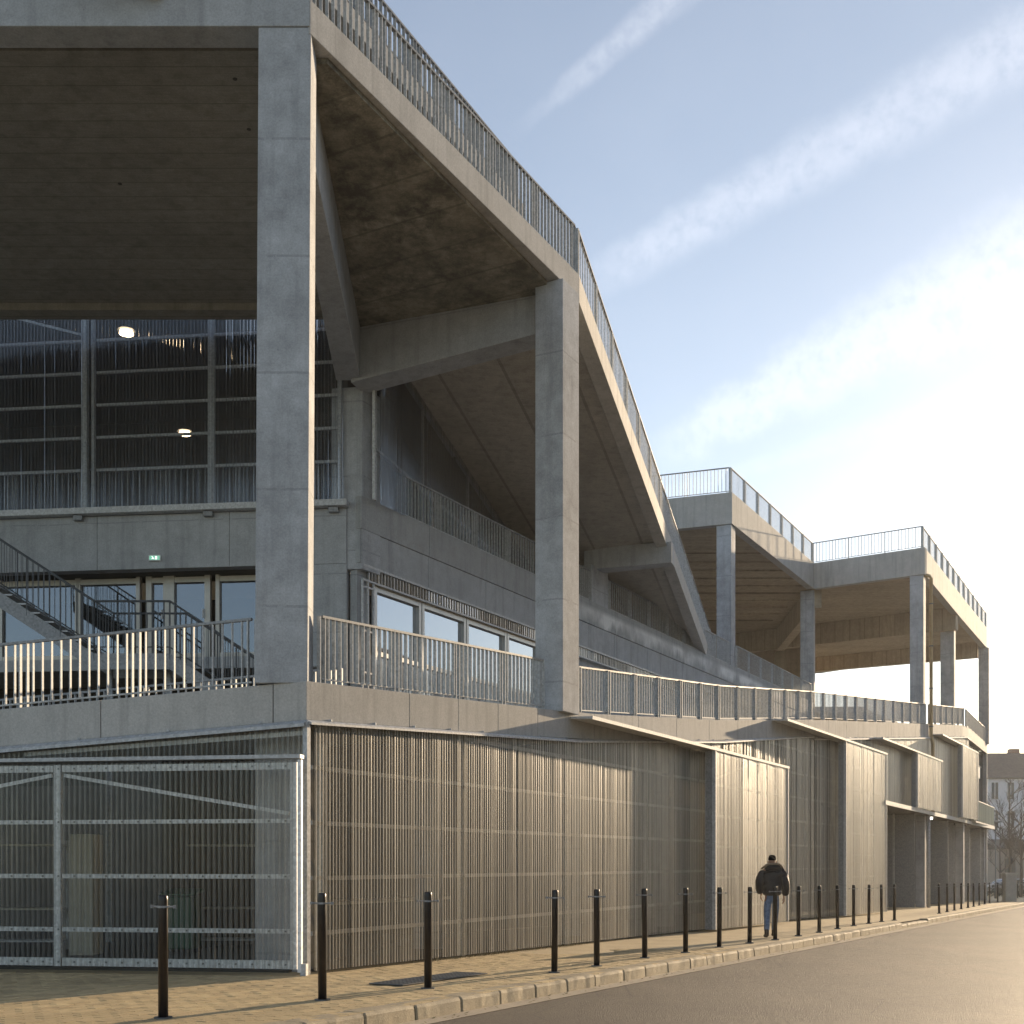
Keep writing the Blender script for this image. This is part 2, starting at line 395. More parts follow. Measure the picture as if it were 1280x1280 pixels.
def sheet(name, poly, dz, mat, ny=1, kind='structure'):
    """sloping ground sheet; poly in plan"""
    mb = MB(); mb.add([(x, y, gz(y)+dz) for x, y in poly], [tuple(range(len(poly)))])
    o = build(name, mb, mat, None, (0,0,0), kind=kind)
    return o
def KX(y): return .54*(y-14.3)                               # kerb face line
KERB_END = 66
sheet('ground', [(-600,-30),(700,-30),(700,150),(-600,150)], -.24, M['earth'])
g2 = MB(); g2.add([(-900,150,gz(150)-.24),(1200,150,gz(150)-.24),(1200,2500,gz(150)-.24),(-900,2500,gz(150)-.24)], [(0,1,2,3)])
build('far_ground', g2, M['earth'], None, (0,0,0), kind='structure')
sheet('road', [(KX(-20)+.32,-20),(KX(150)+.32,150),(KX(150)+7.6,150),(KX(-20)+7.6,-20)], -.172, M['asphalt'])
sheet('gutter', [(KX(-20)-.02,-20),(KX(150)-.02,150),(KX(150)+.325,150),(KX(-20)+.325,-20)], -.167, M['gutter'])
sheet('opposite_pavement', [(KX(-20)+7.6,-20),(KX(150)+7.6,150),(KX(150)+11,150),(KX(-20)+11,-20)], -.0, M['sandbed'])
# pavement bed under the pavers, and the smooth far stretch
sheet('pavement', [(KX(-20)-.26,-20),(KX(120)-.26,120),(-40,120),(-40,-20)], -.014, M['sandbed'])

# pavers: running bond along the street, near stretch only
pv_w, pv_l = .135, .215
spots = []
for i in range(-2, 60):
    for j in range(-60, 78):
        a = .30 + i*(pv_w) ; s = j*pv_l + (pv_l/2 if i % 2 else 0)
        # a: metres in from the kerb, s: along the street from the point nearest the origin
        p = V(0,14.3,0) + SD*s - SN*a
        if p.y < 8.6 or p.y > 27: continue
        if p.x < -9.5: continue
        # stay outside the walls
        d = (V(p.x,p.y)-P0); outw = d.dot(SN.xy); outl = d.dot(LN.xy)
        if not (outw > .12 or outl > .36): continue
        if p.y > 22 + 3*noise.noise(V(p.x*.6,p.y*.4,0)) or a > 8: continue
        px = 640+1500*p.x/p.y
        if px < -160 : continue
        spots.append((p, (p.y)))
spots.sort(key=lambda q: abs(640+1500*q[0].x/q[0].y-300) > 420 and q[1]+100 or q[1])
def paver_mb(mb, p, tilt):
    a = SD*(pv_l-.006); b = -SN*(pv_w-.006)
    base = Vector((p.x, p.y, gz(p.y)-.03)); top = .028+tilt
    slope = V(0,0,0)
    A = a + V(0,0,-SL*a.y); B = b + V(0,0,-SL*b.y)
    o = base
    e = .004
    An, Bn = A.normalized(), B.normalized()
    lo = [o, o+A, o+A+B, o+B]; up = V(0,0,top)
    hi = [o+An*e+Bn*e+up, o+A-An*e+Bn*e+up, o+A+B-An*e-Bn*e+up, o+B+An*e-Bn*e+up]
    mb.add(lo+hi, [(4,5,6,7),(0,1,5,4),(1,2,6,5),(2,3,7,6),(3,0,4,7)])
paving = thing('block_paving', 'sand coloured block paving on the pavement in front of the corner of the concrete building', 'paving', (0,14.3,gz(14.3)))
pm = MB(); paver_mb(pm, V(0,0,0), 0); 
pme = D.meshes.new('paver'); pme.from_pydata([v for v in pm.v], [], pm.f); pme.materials.append(M['paver'])
for k, (p, _) in enumerate(spots[:300]):
    link('paver', pme, paving, (p.x, p.y, gz(p.y)+random.uniform(-.002,.003)))
mb = MB()
for p, _ in spots[300:]: paver_mb(mb, p, random.uniform(-.003,.003))
build('pavers', mb, M['paver'], paving, (0,14.3,gz(14.3)), kind='stuff')

# kerb stones
kerb = thing('kerb', 'row of worn pale granite kerb stones along the edge of the pavement', 'kerb', (KX(12),12,gz(12)))
s = -14.0
while s < 64:
    ln = random.uniform(.82, 1.05)
    p = V(0,14.3,0)+SD*s
    q = p + SD*(ln-.022)
    drop = .0
    if 24.5 < s < 28.5: drop = .05
    mb = MB(); wdt = .27+random.uniform(-.006,.006); jz = random.uniform(-.004,.004)-drop; jx = random.uniform(-.004,.004)
    fl_ = [0,.018,.2,.35,.5,.65,.8,.982,1]; nseg = 8; vs = []; fs = []
    prof = [(.012,-.26),(0,-.04),(-.012,-.012),(-.045,.0),(-wdt,.002),(-wdt,-.26)]
    for k in range(nseg+1):
        f = fl_[k]; c = p.lerp(q, f)
        e = .014 if k in (0, nseg) else 0
        for (o_, z_) in prof:
            n_ = noise.noise(V(c.x*4, c.y*4, o_*9+z_*7))*.018
            pt = c + SN*(o_+jx+n_ + (-e if o_ > -.03 else 0)); vs.append((pt.x, pt.y, gz(pt.y)+z_+jz+n_*.6-(e if z_ > -.05 else 0)))
    m_ = len(prof)
    for k in range(nseg):
        for a_ in range(m_): fs.append((k*m_+a_, k*m_+(a_+1)%m_, (k+1)*m_+(a_+1)%m_, (k+1)*m_+a_))
    fs += [tuple(range(m_)), tuple(nseg*m_+k for k in range(m_))[::-1]]
    mb.add(vs, fs)
    build('kerb_stone', mb, M['kerb'], kerb, smooth=False)
    s += ln

# ------------------------------------------------------------------ the building
BLD = thing('concrete_building', 'large grey concrete building with ramps, open decks and corrugated translucent cladding beside the pavement', 'building', (P0.x, P0.y, gz(16.4)))
CF, CC, CW = M['conc_fascia'], M['conc_col'], M['conc']

# lower ramp, street side: slab, edge panels, flashing
ys = [16.4,20,24.1,28,31.8,36.1,39.8,45,49,53.5,58,62,65.6,70,76]
mb = MB()
for a, b in zip(ys, ys[1:]):
    q = [W(a,.16), W(b,.16), W(b,4.8), W(a,4.8)]
    mb.prism(q, [ramp_z(a)-.42,ramp_z(b)-.42]*1+[ramp_z(b)-.42,ramp_z(a)-.42], [ramp_z(a)-.03,ramp_z(b)-.03,ramp_z(b)-.03,ramp_z(a)-.03])
build('ramp_slab', mb, CW, BLD)
y = 16.4; n = 0
step = [2.25,1.3,1.2,1.35]
while y < 75.9:
    st = step[n % 4] if y < 24 else 2.1
    yb = min(y+st, 76)
    if 65.6-.7 < yb < 65.6+.7: yb = 65.6
    a = y+(.006 if n else 0); b = yb-.006
    mb = MB(); H = .53 if y < 40 else .62
    mb.prism([W(a,0),W(b,0),W(b,.15),W(a,.15)], [ramp_z(a)-H,ramp_z(b)-H,ramp_z(b)-H,ramp_z(a)-H], [ramp_z(a),ramp_z(b),ramp_z(b),ramp_z(a)])
    build('edge_panel', mb, CF, BLD, bevel=.006)
    y = yb; n += 1
# left side
mb = MB()
mb.prism([L(0.15,.16),L(12,.16),L(12,4.2),L(0.15,4.2)], [left_z(0)-.42,left_z(12)-.42,left_z(12)-.42,left_z(0)-.42], [left_z(0)-.03,left_z(12)-.03,left_z(12)-.03,left_z(0)-.03])
build('ramp_slab', mb, CW, BLD)
for a, b in ((0,.47),(.482,3.0),(3.012,5.6),(5.612,8.4),(8.412,12)):
    mb = MB(); mb.prism([L(a),L(b),L(b,.15),L(a,.15)], [left_z(a)-.53,left_z(b)-.53,left_z(b)-.53,left_z(a)-.53], [left_z(a),left_z(b),left_z(b),left_z(a)])
    build('edge_panel', mb, CF, BLD, bevel=.006)
# flashings under the edge panels
def flash(pa, pb, za, zb, nrm, mat, name='flashing', h=.07, d=.09, bolts=0):
    mb = MB(); n_ = Vector(nrm); dirv = (Vector((pb[0],pb[1],zb))-Vector((pa[0],pa[1],za)))
    o = V(pa[0],pa[1],za)
    vs = [o, o+n_*d-V(0,0,h*.55), o+n_*d-V(0,0,h), o-V(0,0,h*.5)]
    vs = vs + [v+dirv for v in vs]
    mb.add(vs, [(0,1,5,4),(1,2,6,5),(2,3,7,6),(3,0,4,7),(0,3,2,1),(4,5,6,7)])
    for k in range(bolts):
        f = (k+.5)/bolts; c = o+dirv*f+V(0,0,.004)
        mb.box(c.x-.02,c.x+.02,c.y-.02,c.y+.02,c.z-.006,c.z+.022)
    return build(name, mb, mat, BLD)
for a, b in ((16.4,24),(24,31.8),(31.8,36.1),(36.1,39.8),(39.8,53.5),(53.5,65.6),(65.6,67)):
    H = .53 if a < 39 else .62
    flash(W(a,0),W(b,0),ramp_z(a)-H,ramp_z(b)-H,SN,M['galv_bright'],bolts=int((b-a)/.9))
flash(L(0),L(12),left_z(0)-.53,left_z(12)-.53,LN,M['galv'],bolts=9,h=.10,d=.10)

# corrugated cladding
def corrugated(name, pa, pb, zb, zt, out, mat, pitch=.0775, amp=.0125, parent=None, split=2.2, rnd=0):
    """corrugated sheets from pa to pb (plan); zb / zt are functions of the fraction along"""
    pa, pb = Vector(pa), Vector(pb); Ln = (pb-pa).length; d = (pb-pa)/Ln; out = Vector(out).xy
    ncol = max(1, round(Ln/split)); res = []
    for c in range(ncol):
        s0, s1 = Ln*c/ncol, Ln*(c+1)/ncol
        cnt = max(1, round((s1-s0)/pitch)); pt = (s1-s0)/cnt
        vs = []; fs = []
        for k in range(cnt):
            for f, h in ((0,0),(.40,0),(.54,1),(.84,1)):
                s_ = s0+(k+f)*pt; fr = s_/Ln; kk = (s_+pa.x*3.1)
                bow = lambda z_: .012*noise.noise(V(kk*1.7, z_, 0))+.005*noise.noise(V(kk*6.3, z_+5, 0))   # sheets are never quite flat
                hh = amp*h*1.6*(1+.55*noise.noise(V(round(kk/pt)*.71, 9, 0)))
                lo = pa+d*s_+out*(hh+bow(1.2)); hi = pa+d*s_+out*(hh+bow(2.1))
                vs.append((lo.x,lo.y,zb(fr))); vs.append((hi.x,hi.y,zt(fr)))
        p = pa+d*s1; vs += [(p.x,p.y,zb(s1/Ln)),(p.x,p.y,zt(s1/Ln))]
        for k in range(len(vs)//2-1): fs.append((2*k,2*k+2,2*k+3,2*k+1))
        mb = MB(); mb.add(vs, fs)
        o = build(name, mb, mat, parent or BLD); o.data.materials.append(PAN[mat.name])
        for k, pl in enumerate(o.data.polygons): pl.material_index = 1 if k % 4 == 0 else 0
        res.append(o)
    return res
def H_(y): return .53 if y < 40 else .62
def clad(ya, yb, off, mat=M['poly'], zb=None, zt=None, split=2.2, name='polycarbonate_sheet'):
    zb_ = zb or (lambda f: gz(ya+(yb-ya)*f)+.03)
    zt_ = zt or (lambda f: ramp_z(ya+(yb-ya)*f)-H_(ya)-.06)
    return corrugated(name, W(ya,off), W(yb,off), zb_, zt_, SN, mat, split=split)
clad(16.55,31.8,.02); clad(31.8,36.1,.02); clad(36.1,47.3,.02)
CAN = lambda y: R(2.42-.006*(y-47))
clad(47.3,65.6,.02, zb=lambda f: CAN(47.3+18.3*f)+.03)
clad(65.6,67.0,.02, zb=lambda f: CAN(65.6)+.03)
# steel frame behind the cladding
for k in range(-2, 7):
    z = R(-.99+.77*k)
    for (a, b) in ((16.6,24),(24,31.8),(31.8,36.1),(36.1,41.6),(41.6,47.3),(47.4,56.4),(56.4,65.6)):
        zt = min(ramp_z(a), ramp_z(b))-H_(a)-.12
        bot = CAN(a)+.1 if a > 47.35 else gz(a)+.02
        if z < bot: continue
        # clip where the ramp is lower
        if z > ramp_z(b)-H_(a)-.12: continue
        a2 = a
        while ramp_z(a2)-H_(a2)-.12 < z: a2 += .1
        if b-a2 < .5: continue
        mb = MB(); pa, pb = W(a2,.10), W(b-.02,.10); mb.bar((pa.x,pa.y,z),(pb.x,pb.y,z),.05,.06); build('frame_rail', mb, M['galv'], BLD)
for y in [16.9,20.3,23.9,27.6,31.8,36.05,41.6,47.2,51.8,56.3,61,65.5]:
    mb = MB(); p = W(y,.17); z0 = gz(y) if y < 47.3 else CAN(y); z1 = ramp_z(y)-H_(y)-.02
    mb.bar((p.x,p.y,z0),(p.x,p.y,z1),.09,.09,SD); build('frame_post', mb, M['galv'], BLD)
# corner trim
mb = MB(); p = L(-.01,-.02); mb.bar((p.x+.0,p.y,gz(16.4)),(p.x,p.y,left_z(0)-.56),.075,.075,SD); build('corner_trim', mb, M['galv'], BLD)

# sliding screens standing proud of the cladding, each with its cap rail
def screen(y0, y1, rail0, zr, zb, off=-.46, frame=True, nrail=5):
    r = D.objects.new('sliding_screen', None); C.objects.link(r); r.parent = BLD
    p = W(y0,off); r.location = V(p.x,p.y,gz(y0))-world_loc(BLD)
    corrugated('polycarbonate_sheet', W(y0,off), W(y1,off), zb, lambda f: zr-.05, SN, M['poly'], parent=r, split=2.4)
    for k in range(nrail):
        z = zr-.12-.78*k
        if z < zb(.5)+.1: break
        mb = MB(); a, b = W(y0,off+.07), W(y1,off+.07); mb.bar((a.x,a.y,z),(b.x,b.y,z),.045,.06); build('frame_rail', mb, M['galv_bright'], r)
    for yy, f in ((y0+.03,0),(y1-.03,1)):
        mb = MB(); a = W(yy,off+.02); mb.bar((a.x,a.y,zb(f)),(a.x,a.y,zr-.04),.06,.12,SD); build('frame_stile', mb, M['galv_bright'], r)
    if y1-y0 > 4 and nrail > 4:
        ym = (y0+y1)/2
        for yy in (y0+.1, y1-.1):
            mb = MB(); a, b = W(ym,off+.09), W(yy,off+.09); mb.bar((a.x,a.y,zr-.15),(b.x,b.y,zr-.8),.03,.05); build('frame_brace', mb, M['galv_bright'], r)
    # cap rail with its folded roof strip back to the wall
    mb = MB(); a, b = W(rail0,0), W(y1+.06,0); o = W(rail0,off-.03); e = W(y1+.06,off-.03)
    mb.prism([a+SN.xy*.004,b+SN.xy*.004,e,o],[zr-.02,zr-.02,zr-.05,zr-.05],[zr+.02,zr+.02,zr,zr])
    mb.bar((o.x,o.y,zr-.025),(e.x,e.y,zr-.025),.03,.07)
    build('cap_rail', mb, M['galv_bright'], r)
    mb = MB(); a, b = W(y0,off+.14), W(y0,0); mb.bar((a.x,a.y,zb(0)),(a.x,a.y,zr-.06),.18,.015,SN); build('side_flashing', mb, M['galv_dark'], r)
    return r
screen(30.2,36.1,23.7,R(2.86),lambda f: gz(30.2+5.9*f)+.05,nrail=6)
screen(41.9,47.3,36.0,R(4.28),lambda f: gz(41.9+5.4*f)+.05,nrail=8)
screen(52.4,57.4,46.7,R(4.84),lambda f: CAN(55)+.02,nrail=3)
screen(62.2,67.0,57.4,R(6.12),lambda f: CAN(64)+.02,nrail=4)
# canopy strip over the ground-floor recess
mb = MB(); a, b = W(47.0,-.5), W(76,-.42); c, d = W(76,2.0), W(47.0,2.0)
mb.prism([a,b,c,d],[CAN(47)-.16,CAN(76)-.16,CAN(76)-.16,CAN(47)-.16],[CAN(47)-.09,CAN(76)-.09,CAN(76),CAN(47)])
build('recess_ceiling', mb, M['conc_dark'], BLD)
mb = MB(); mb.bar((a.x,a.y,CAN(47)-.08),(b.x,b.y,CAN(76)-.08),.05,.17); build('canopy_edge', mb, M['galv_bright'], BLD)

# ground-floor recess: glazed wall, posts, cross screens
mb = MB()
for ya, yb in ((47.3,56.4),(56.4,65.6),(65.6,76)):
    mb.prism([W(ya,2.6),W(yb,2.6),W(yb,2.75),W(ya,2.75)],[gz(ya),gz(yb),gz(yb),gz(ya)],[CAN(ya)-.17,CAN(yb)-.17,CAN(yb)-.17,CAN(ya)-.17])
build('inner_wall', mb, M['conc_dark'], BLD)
for y in [48.2,50.0,51.6,53.2,54.6,58,59.6,61.2,63,67,69,71,73]:
    ya, yb = y, y+1.4
    mb = MB(); a, b = W(ya,1.85), W(yb,1.85)
    mb.prism([a,b,b-SN.xy*.02,a-SN.xy*.02], gz(y)+.05, CAN(y)-.2); g = build('window', mb, M['glass_blue'], BLD)
    mb = MB()
    for yy in (ya,yb-.05): p = W(yy,1.83); mb.bar((p.x,p.y,gz(y)+.02),(p.x,p.y,CAN(y)-.18),.06,.06,SD)
    for z in (gz(y)+.08, gz(y)+2.3, CAN(y)-.22): mb.bar((a.x,a.y,z),(b.x,b.y,z),.05,.07)
    build('window_frame', mb, M['alu'], g)
for y, w in ((56.5,.42),(65.6,.42),(75.7,.36)):
    mb = MB(); p = W(y,.30); mb.bar((p.x,p.y,gz(y)),(p.x,p.y,CAN(y)-.17),w,w,SD); build('column', mb, CC, BLD, bevel=.01)
for y, o0, o1 in ((54.6,.15,1.7),(61.8,.15,1.8),(64.9,.5,1.8),(69,.2,1.8),(73.5,.1,1.8)):
    mb = MB(); a, b = W(y,o0), W(y,o1); mb.prism([a,b,b+SD.xy*.05,a+SD.xy*.05], gz(y)+.03, CAN(y)-.19); build('cross_screen', mb, M['galv_dark'] if y < 62 else M['galv'], BLD)
for y in (49.1,51.4,53.9,59.3,67.8,71.2):
    mb = MB(); p = W(y,.9); mb.bar((p.x,p.y,gz(y)),(p.x,p.y,CAN(y)-.17),.07,.07,SD); build('steel_post', mb, M['galv'], BLD)

# last bay at first floor: loggia window and glass balcony
mb = MB(); a, b = W(67.05,.35), W(75.9,.35)
mb.prism([a,b,b-SN.xy*.03,a-SN.xy*.03], CAN(67)+.9, ramp_z(70)-.64); g = build('window', mb, M['glass_blue'], BLD)
mb = MB()
for y in (67.1,69.3,71.5,73.7,75.85): p = W(y,.30); mb.bar((p.x,p.y,CAN(67)),(p.x,p.y,ramp_z(70)-.64),.08,.10,SD)
for z in (CAN(67)+.95, ramp_z(70)-1.5, ramp_z(70)-.70): mb.bar((a.x,a.y,z),(b.x,b.y,z),.06,.08)
build('window_frame', mb, M['steel_dark'], g)
mb = MB(); a2, b2 = W(71.6,.26), W(74.6,.26); mb.prism([a2,b2,b2-SN.xy*.03,a2-SN.xy*.03], ramp_z(70)-2.3, ramp_z(70)-1.6); build('blind', mb, M['galv_bright'], BLD)
mb = MB(); a, b = W(67.1,-.35), W(76.6,-.35); mb.prism([a,b,b-SN.xy*.7,a-SN.xy*.7], CAN(67)-.07, CAN(67)+.03); balc = build('balcony', mb, CW, BLD)
mb = MB(); mb.prism([a,b,b-SN.xy*.03,a-SN.xy*.03], CAN(67)+.06, CAN(67)+1.15); build('balcony_panel', mb, polycarb('frosted_balcony_panel', .6, (.6,.66,.6), (.7,.75,.7), .5), balc)
mb = MB(); mb.bar((a.x,a.y,CAN(67)+1.17),(b.x,b.y,CAN(67)+1.17),.05,.05)
for y in (67.1,69.5,71.9,74.2,76.5): p = W(y,-.32); mb.bar((p.x,p.y,CAN(67)),(p.x,p.y,CAN(67)+1.16),.05,.05,SD)
build('balcony_rail', mb, M['galv'], balc)
mb = MB(); a, b = W(76,0), W(76,5); mb.prism([a,b,b-SD.xy*.2,a-SD.xy*.2], gz(76), ramp_z(76)-.45); build('end_wall', mb, CW, BLD)

# interior seen through the cladding: floor, back wall, pillars
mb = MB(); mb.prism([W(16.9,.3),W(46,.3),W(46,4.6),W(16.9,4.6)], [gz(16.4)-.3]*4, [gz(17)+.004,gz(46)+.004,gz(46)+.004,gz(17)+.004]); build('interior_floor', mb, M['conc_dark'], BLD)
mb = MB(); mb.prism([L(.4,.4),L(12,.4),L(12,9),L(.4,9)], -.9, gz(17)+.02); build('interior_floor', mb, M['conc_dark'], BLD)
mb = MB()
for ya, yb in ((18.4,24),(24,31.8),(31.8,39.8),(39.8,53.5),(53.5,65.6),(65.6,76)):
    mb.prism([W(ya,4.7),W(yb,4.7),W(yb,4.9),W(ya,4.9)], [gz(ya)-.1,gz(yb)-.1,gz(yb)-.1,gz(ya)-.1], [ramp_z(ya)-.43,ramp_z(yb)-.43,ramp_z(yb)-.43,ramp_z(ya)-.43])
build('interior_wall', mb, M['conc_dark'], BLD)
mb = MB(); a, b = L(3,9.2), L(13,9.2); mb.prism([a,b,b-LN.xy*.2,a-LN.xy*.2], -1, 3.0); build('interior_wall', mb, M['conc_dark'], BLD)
mb = MB(); mb.prism([L(0.2,.55),L(.95,.55),L(.95,1.2),L(.2,1.2)], -.5, left_z(1)-.45); build('interior_column', mb, CC, BLD, bevel=.01)
for y in (21.5,26.8,32.1,38,44): 
    mb = MB(); p = W(y,1.7); mb.bar((p.x,p.y,gz(y)-.1),(p.x,p.y,ramp_z(y)-.43),.4,.4,SD); build('interior_column', mb, CC, BLD)

# left gate: sliding steel frame clad in clear corrugated sheet
gate = D.objects.new('sliding_gate', None); C.objects.link(gate); gate.parent = BLD
p = L(3,-.26); gate.location = V(p.x,p.y,gz(16))-world_loc(BLD)
GO = -.24; gt, gb = R(1.30), R(-1.44)
def gbar(name, t0, z0, t1, z1, w=.07, d=.05, off=GO, mat=M['galv_gate'], parent=gate, side=None):
    mb = MB(); a, b = L(t0,off), L(t1,off); mb.bar((a.x,a.y,z0),(b.x,b.y,z1),d,w,side or None); return build(name, mb, mat, parent)
for (ta, tb) in ((.12,3.44),(3.58,6.8),(6.94,10.2)):
    for zz, w in ((gt,.09),(R(.56),.055),(R(-.19),.06),(R(-.93),.06),(gb+.06,.11)):
        gbar('gate_rail', ta, zz, tb, zz, w)
for tt, w in ((.09,.09),(3.51,.10),(6.87,.10)):
    mb = MB(); a = L(tt,GO); mb.bar((a.x,a.y,gb),(a.x,a.y,gt+.05),w,.06,LD); build('gate_stile', mb, M['galv_gate'], gate)
gbar('gate_brace', 3.42, gt-.09, .16, R(.66), .05, .03)
gbar('gate_brace', 3.60, gt-.09, 6.7, R(.66), .05, .03)
# rivets along the rails, one joined part
mb = MB()
for zz in (gt,R(.56),R(-.19),R(-.93),gb+.06):
    t_ = .2
    while t_ < 6.7:
        a = L(t_,GO-.03); mb.box(a.x-.012,a.x+.012,a.y-.008,a.y+.01,zz-.012,zz+.012); t_ += .235
build('rivets', mb, M['steel_dark'], gate, kind='stuff')
corrugated('polycarbonate_sheet', L(.06,GO-.045), L(10.2,GO-.045), lambda f: gb-.0, lambda f: gt+.06, LN, M['poly_gate'], parent=gate, split=2.2)
mb = MB(); a, b = L(-.02,GO+.0), L(10.4,GO+.0); mb.bar((a.x,a.y,R(1.425)),(b.x,b.y,R(1.425)),.16,.05); build('gate_track', mb, M['galv'], BLD)
mb = MB(); a = L(.0,GO-.02); mb.bar((a.x,a.y,gb-.04),(a.x,a.y,gt+.08),.05,.07,LD); build('gate_stile', mb, M['galv_gate'], gate)
corrugated('polycarbonate_sheet', L(.05,.02), L(10.2,.02), lambda f: R(1.36), lambda f: max(R(1.40), left_z(10.15*f)-.60), LN, M['poly_gate'], split=2.2)
gbar('frame_rail', .05, left_z(0)-.70, 4.2, left_z(4.2)-.66, .06, .04, .09, parent=BLD)
# a foot bracket at the gate's edge
mb = MB(); a = L(-.05,GO); mb.bar((a.x,a.y,gz(16)),(a.x,a.y,gz(16)+.16),.08,.1,LD); build('gate_guide', mb, M['galv'], gate)

# ------------------------------------------------------------------ columns
def column(x0, y0, dx, dy, zb, zt, ang=0, lean=0, mat=CC):
    """rectangular pillar; corner nearest the viewer-right at (x0,y0), dx to the left, dy back"""
    c, s = math.cos(rad(ang)), math.sin(rad(ang)); mb = MB()
    a = V(-c, -s)*dx if False else V(-c*dx, s*dx); b = V(s*dy, c*dy)
    a = V(-c*dx, s*dx); b = V(s*dy, c*dy)
    q = [V(x0,y0), V(x0,y0)+a, V(x0,y0)+a+b, V(x0,y0)+b]
    top = [v+V(lean,0) for v in q]
    vs = [(v.x,v.y,zb) for v in q]+[(v.x,v.y,zt) for v in top]
    mb.add(vs, [(0,1,2,3),(4,5,6,7),(0,1,5,4),(1,2,6,5),(2,3,7,6),(3,0,4,7)])
    return build('column', mb, mat, BLD, bevel=.012)
column(-2.80,16.42,.72,.46, left_z(0)-.025, R(11.43), 0, .05)
column(.98,23.2,.60,.74, ramp_z(23.5)-.03, R(11.3), 28.4, 0)

# ------------------------------------------------------------------ roof over the corner
Q2 = V(1.35,24.1); I0 = V(-3.25,25.7)
T = R(11.80)
mb = MB()
mb.prism([V(-2.6,16.9),V(1.0,24.0),V(-3.3,25.6),V(-3.35,24.6),V(-2.95,16.9)], R(11.25), T-.01)
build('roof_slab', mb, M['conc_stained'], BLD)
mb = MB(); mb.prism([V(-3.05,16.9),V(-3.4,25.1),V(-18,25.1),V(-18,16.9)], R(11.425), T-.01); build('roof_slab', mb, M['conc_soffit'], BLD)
# edge beams
a, b = W(16.4), Q2
mb = MB(); mb.prism([V(-2.76,16.4),Q2,V(1.0,24.35),V(-3.12,16.7)], R(11.33), T+.0); build('edge_beam', mb, CF, BLD, bevel=.01)
mb = MB(); mb.prism([V(-2.765,16.4),V(-3.14,16.85),V(-18,16.85),V(-18,16.4)], R(11.43), R(12.05)); build('edge_beam', mb, CW, BLD, bevel=.01)
mb = MB(); mb.prism([V(-3.2,16.9),V(-2.86,16.9),V(-3.2,25.4),V(-3.72,25.4)], R(10.2), R(11.61)); build('roof_beam', mb, CW, BLD, bevel=.012)
mb = MB(); mb.prism([V(.72,23.7),V(.99,24.22),V(-3.2,25.95),V(-3.4,25.3)], [R(10.50),R(10.50),R(10.12),R(10.12)], R(11.3)); build('roof_beam', mb, CW, BLD, bevel=.012)
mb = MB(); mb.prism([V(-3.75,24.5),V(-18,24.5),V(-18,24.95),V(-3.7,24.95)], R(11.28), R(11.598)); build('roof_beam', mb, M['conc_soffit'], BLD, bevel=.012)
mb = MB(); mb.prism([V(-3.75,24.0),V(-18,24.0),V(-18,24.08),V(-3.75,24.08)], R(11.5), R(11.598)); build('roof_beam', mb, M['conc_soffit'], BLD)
# inner column at the set-back corner
mb = MB(); mb.prism([inner(25.75,-.02),inner(26.35,-.02),inner(26.35,.6),V(-3.88,25.85)], R(6.3), R(10.21)); build('column', mb, CC, BLD, bevel=.012)

# upper ramp behind the roof edge
mb = MB(); mb.prism([W(14,1.2),W(24.0,1.2),W(24.0,3.2),W(14,3.2)], [R(13.75),R(13.15),R(13.15),R(13.75)], [R(14.1),R(13.48),R(13.48),R(14.1)]); build('upper_ramp_slab', mb, CF, BLD, bevel=.01)
mb = MB(); mb.prism([W(14,1.7),W(23.8,1.7),W(23.8,1.9),W(14,1.9)], T, [R(13.75),R(13.17),R(13.17),R(13.75)]); build('upper_wall', mb, CW, BLD)

# descending ramp from the roof to the middle deck
RD = V(.272,.962); RN = V(-.962,.272)
def rp(t, o=0): return Q2 + RD*t + RN*o
def rz(t): return R(11.80-.157*t)
segs = [(0,6),(6,12.1),(12.1,18.8),(18.8,25.4)]
mb = MB()
for a, b in segs:
    mb.prism([rp(a,.35),rp(b,.35),rp(b,4.6),rp(a,4.6)], [rz(a)-.34,rz(b)-.34,rz(b)-.34,rz(a)-.34], [rz(a)-.02,rz(b)-.02,rz(b)-.02,rz(a)-.02])
build('descending_ramp_slab', mb, M['conc_soffit2'], BLD)
for a, b in segs:
    mb = MB(); a_ = a+(.006 if a else 0)
    mb.prism([rp(a_,0),rp(b-.006,0),rp(b-.006,.34),rp(a_,.34)], [rz(a_)-.55,rz(b)-.55,rz(b)-.55,rz(a_)-.55], [rz(a_),rz(b),rz(b),rz(a_)])
    build('edge_beam', mb, CF, BLD, bevel=.01)
mb = MB(); mb.prism([V(1.0,24.25),rp(.3,.35),rp(.3,4.5),V(-3.2,25.9)], R(11.40), R(11.60)); build('roof_slab', mb, M['conc_soffit2'], BLD)
# cross beam and its pillar
i3 = inner(36.7)
mb = MB(); mb.prism([V(4.72,35.5),V(4.86,35.95),V(2.5,37.3),V(2.2,36.7)], [R(8.87),R(8.87),R(8.95),R(8.95)], [R(9.5),R(9.5),R(9.6),R(9.6)]); build('cross_beam', mb, CW, BLD, bevel=.01)
mb = MB(); mb.prism([inner(36.2,.02),inner(37.3,.02),inner(37.3,.8),inner(36.2,.8)], R(7.8), R(9.0)); build('column', mb, CC, BLD, bevel=.01)

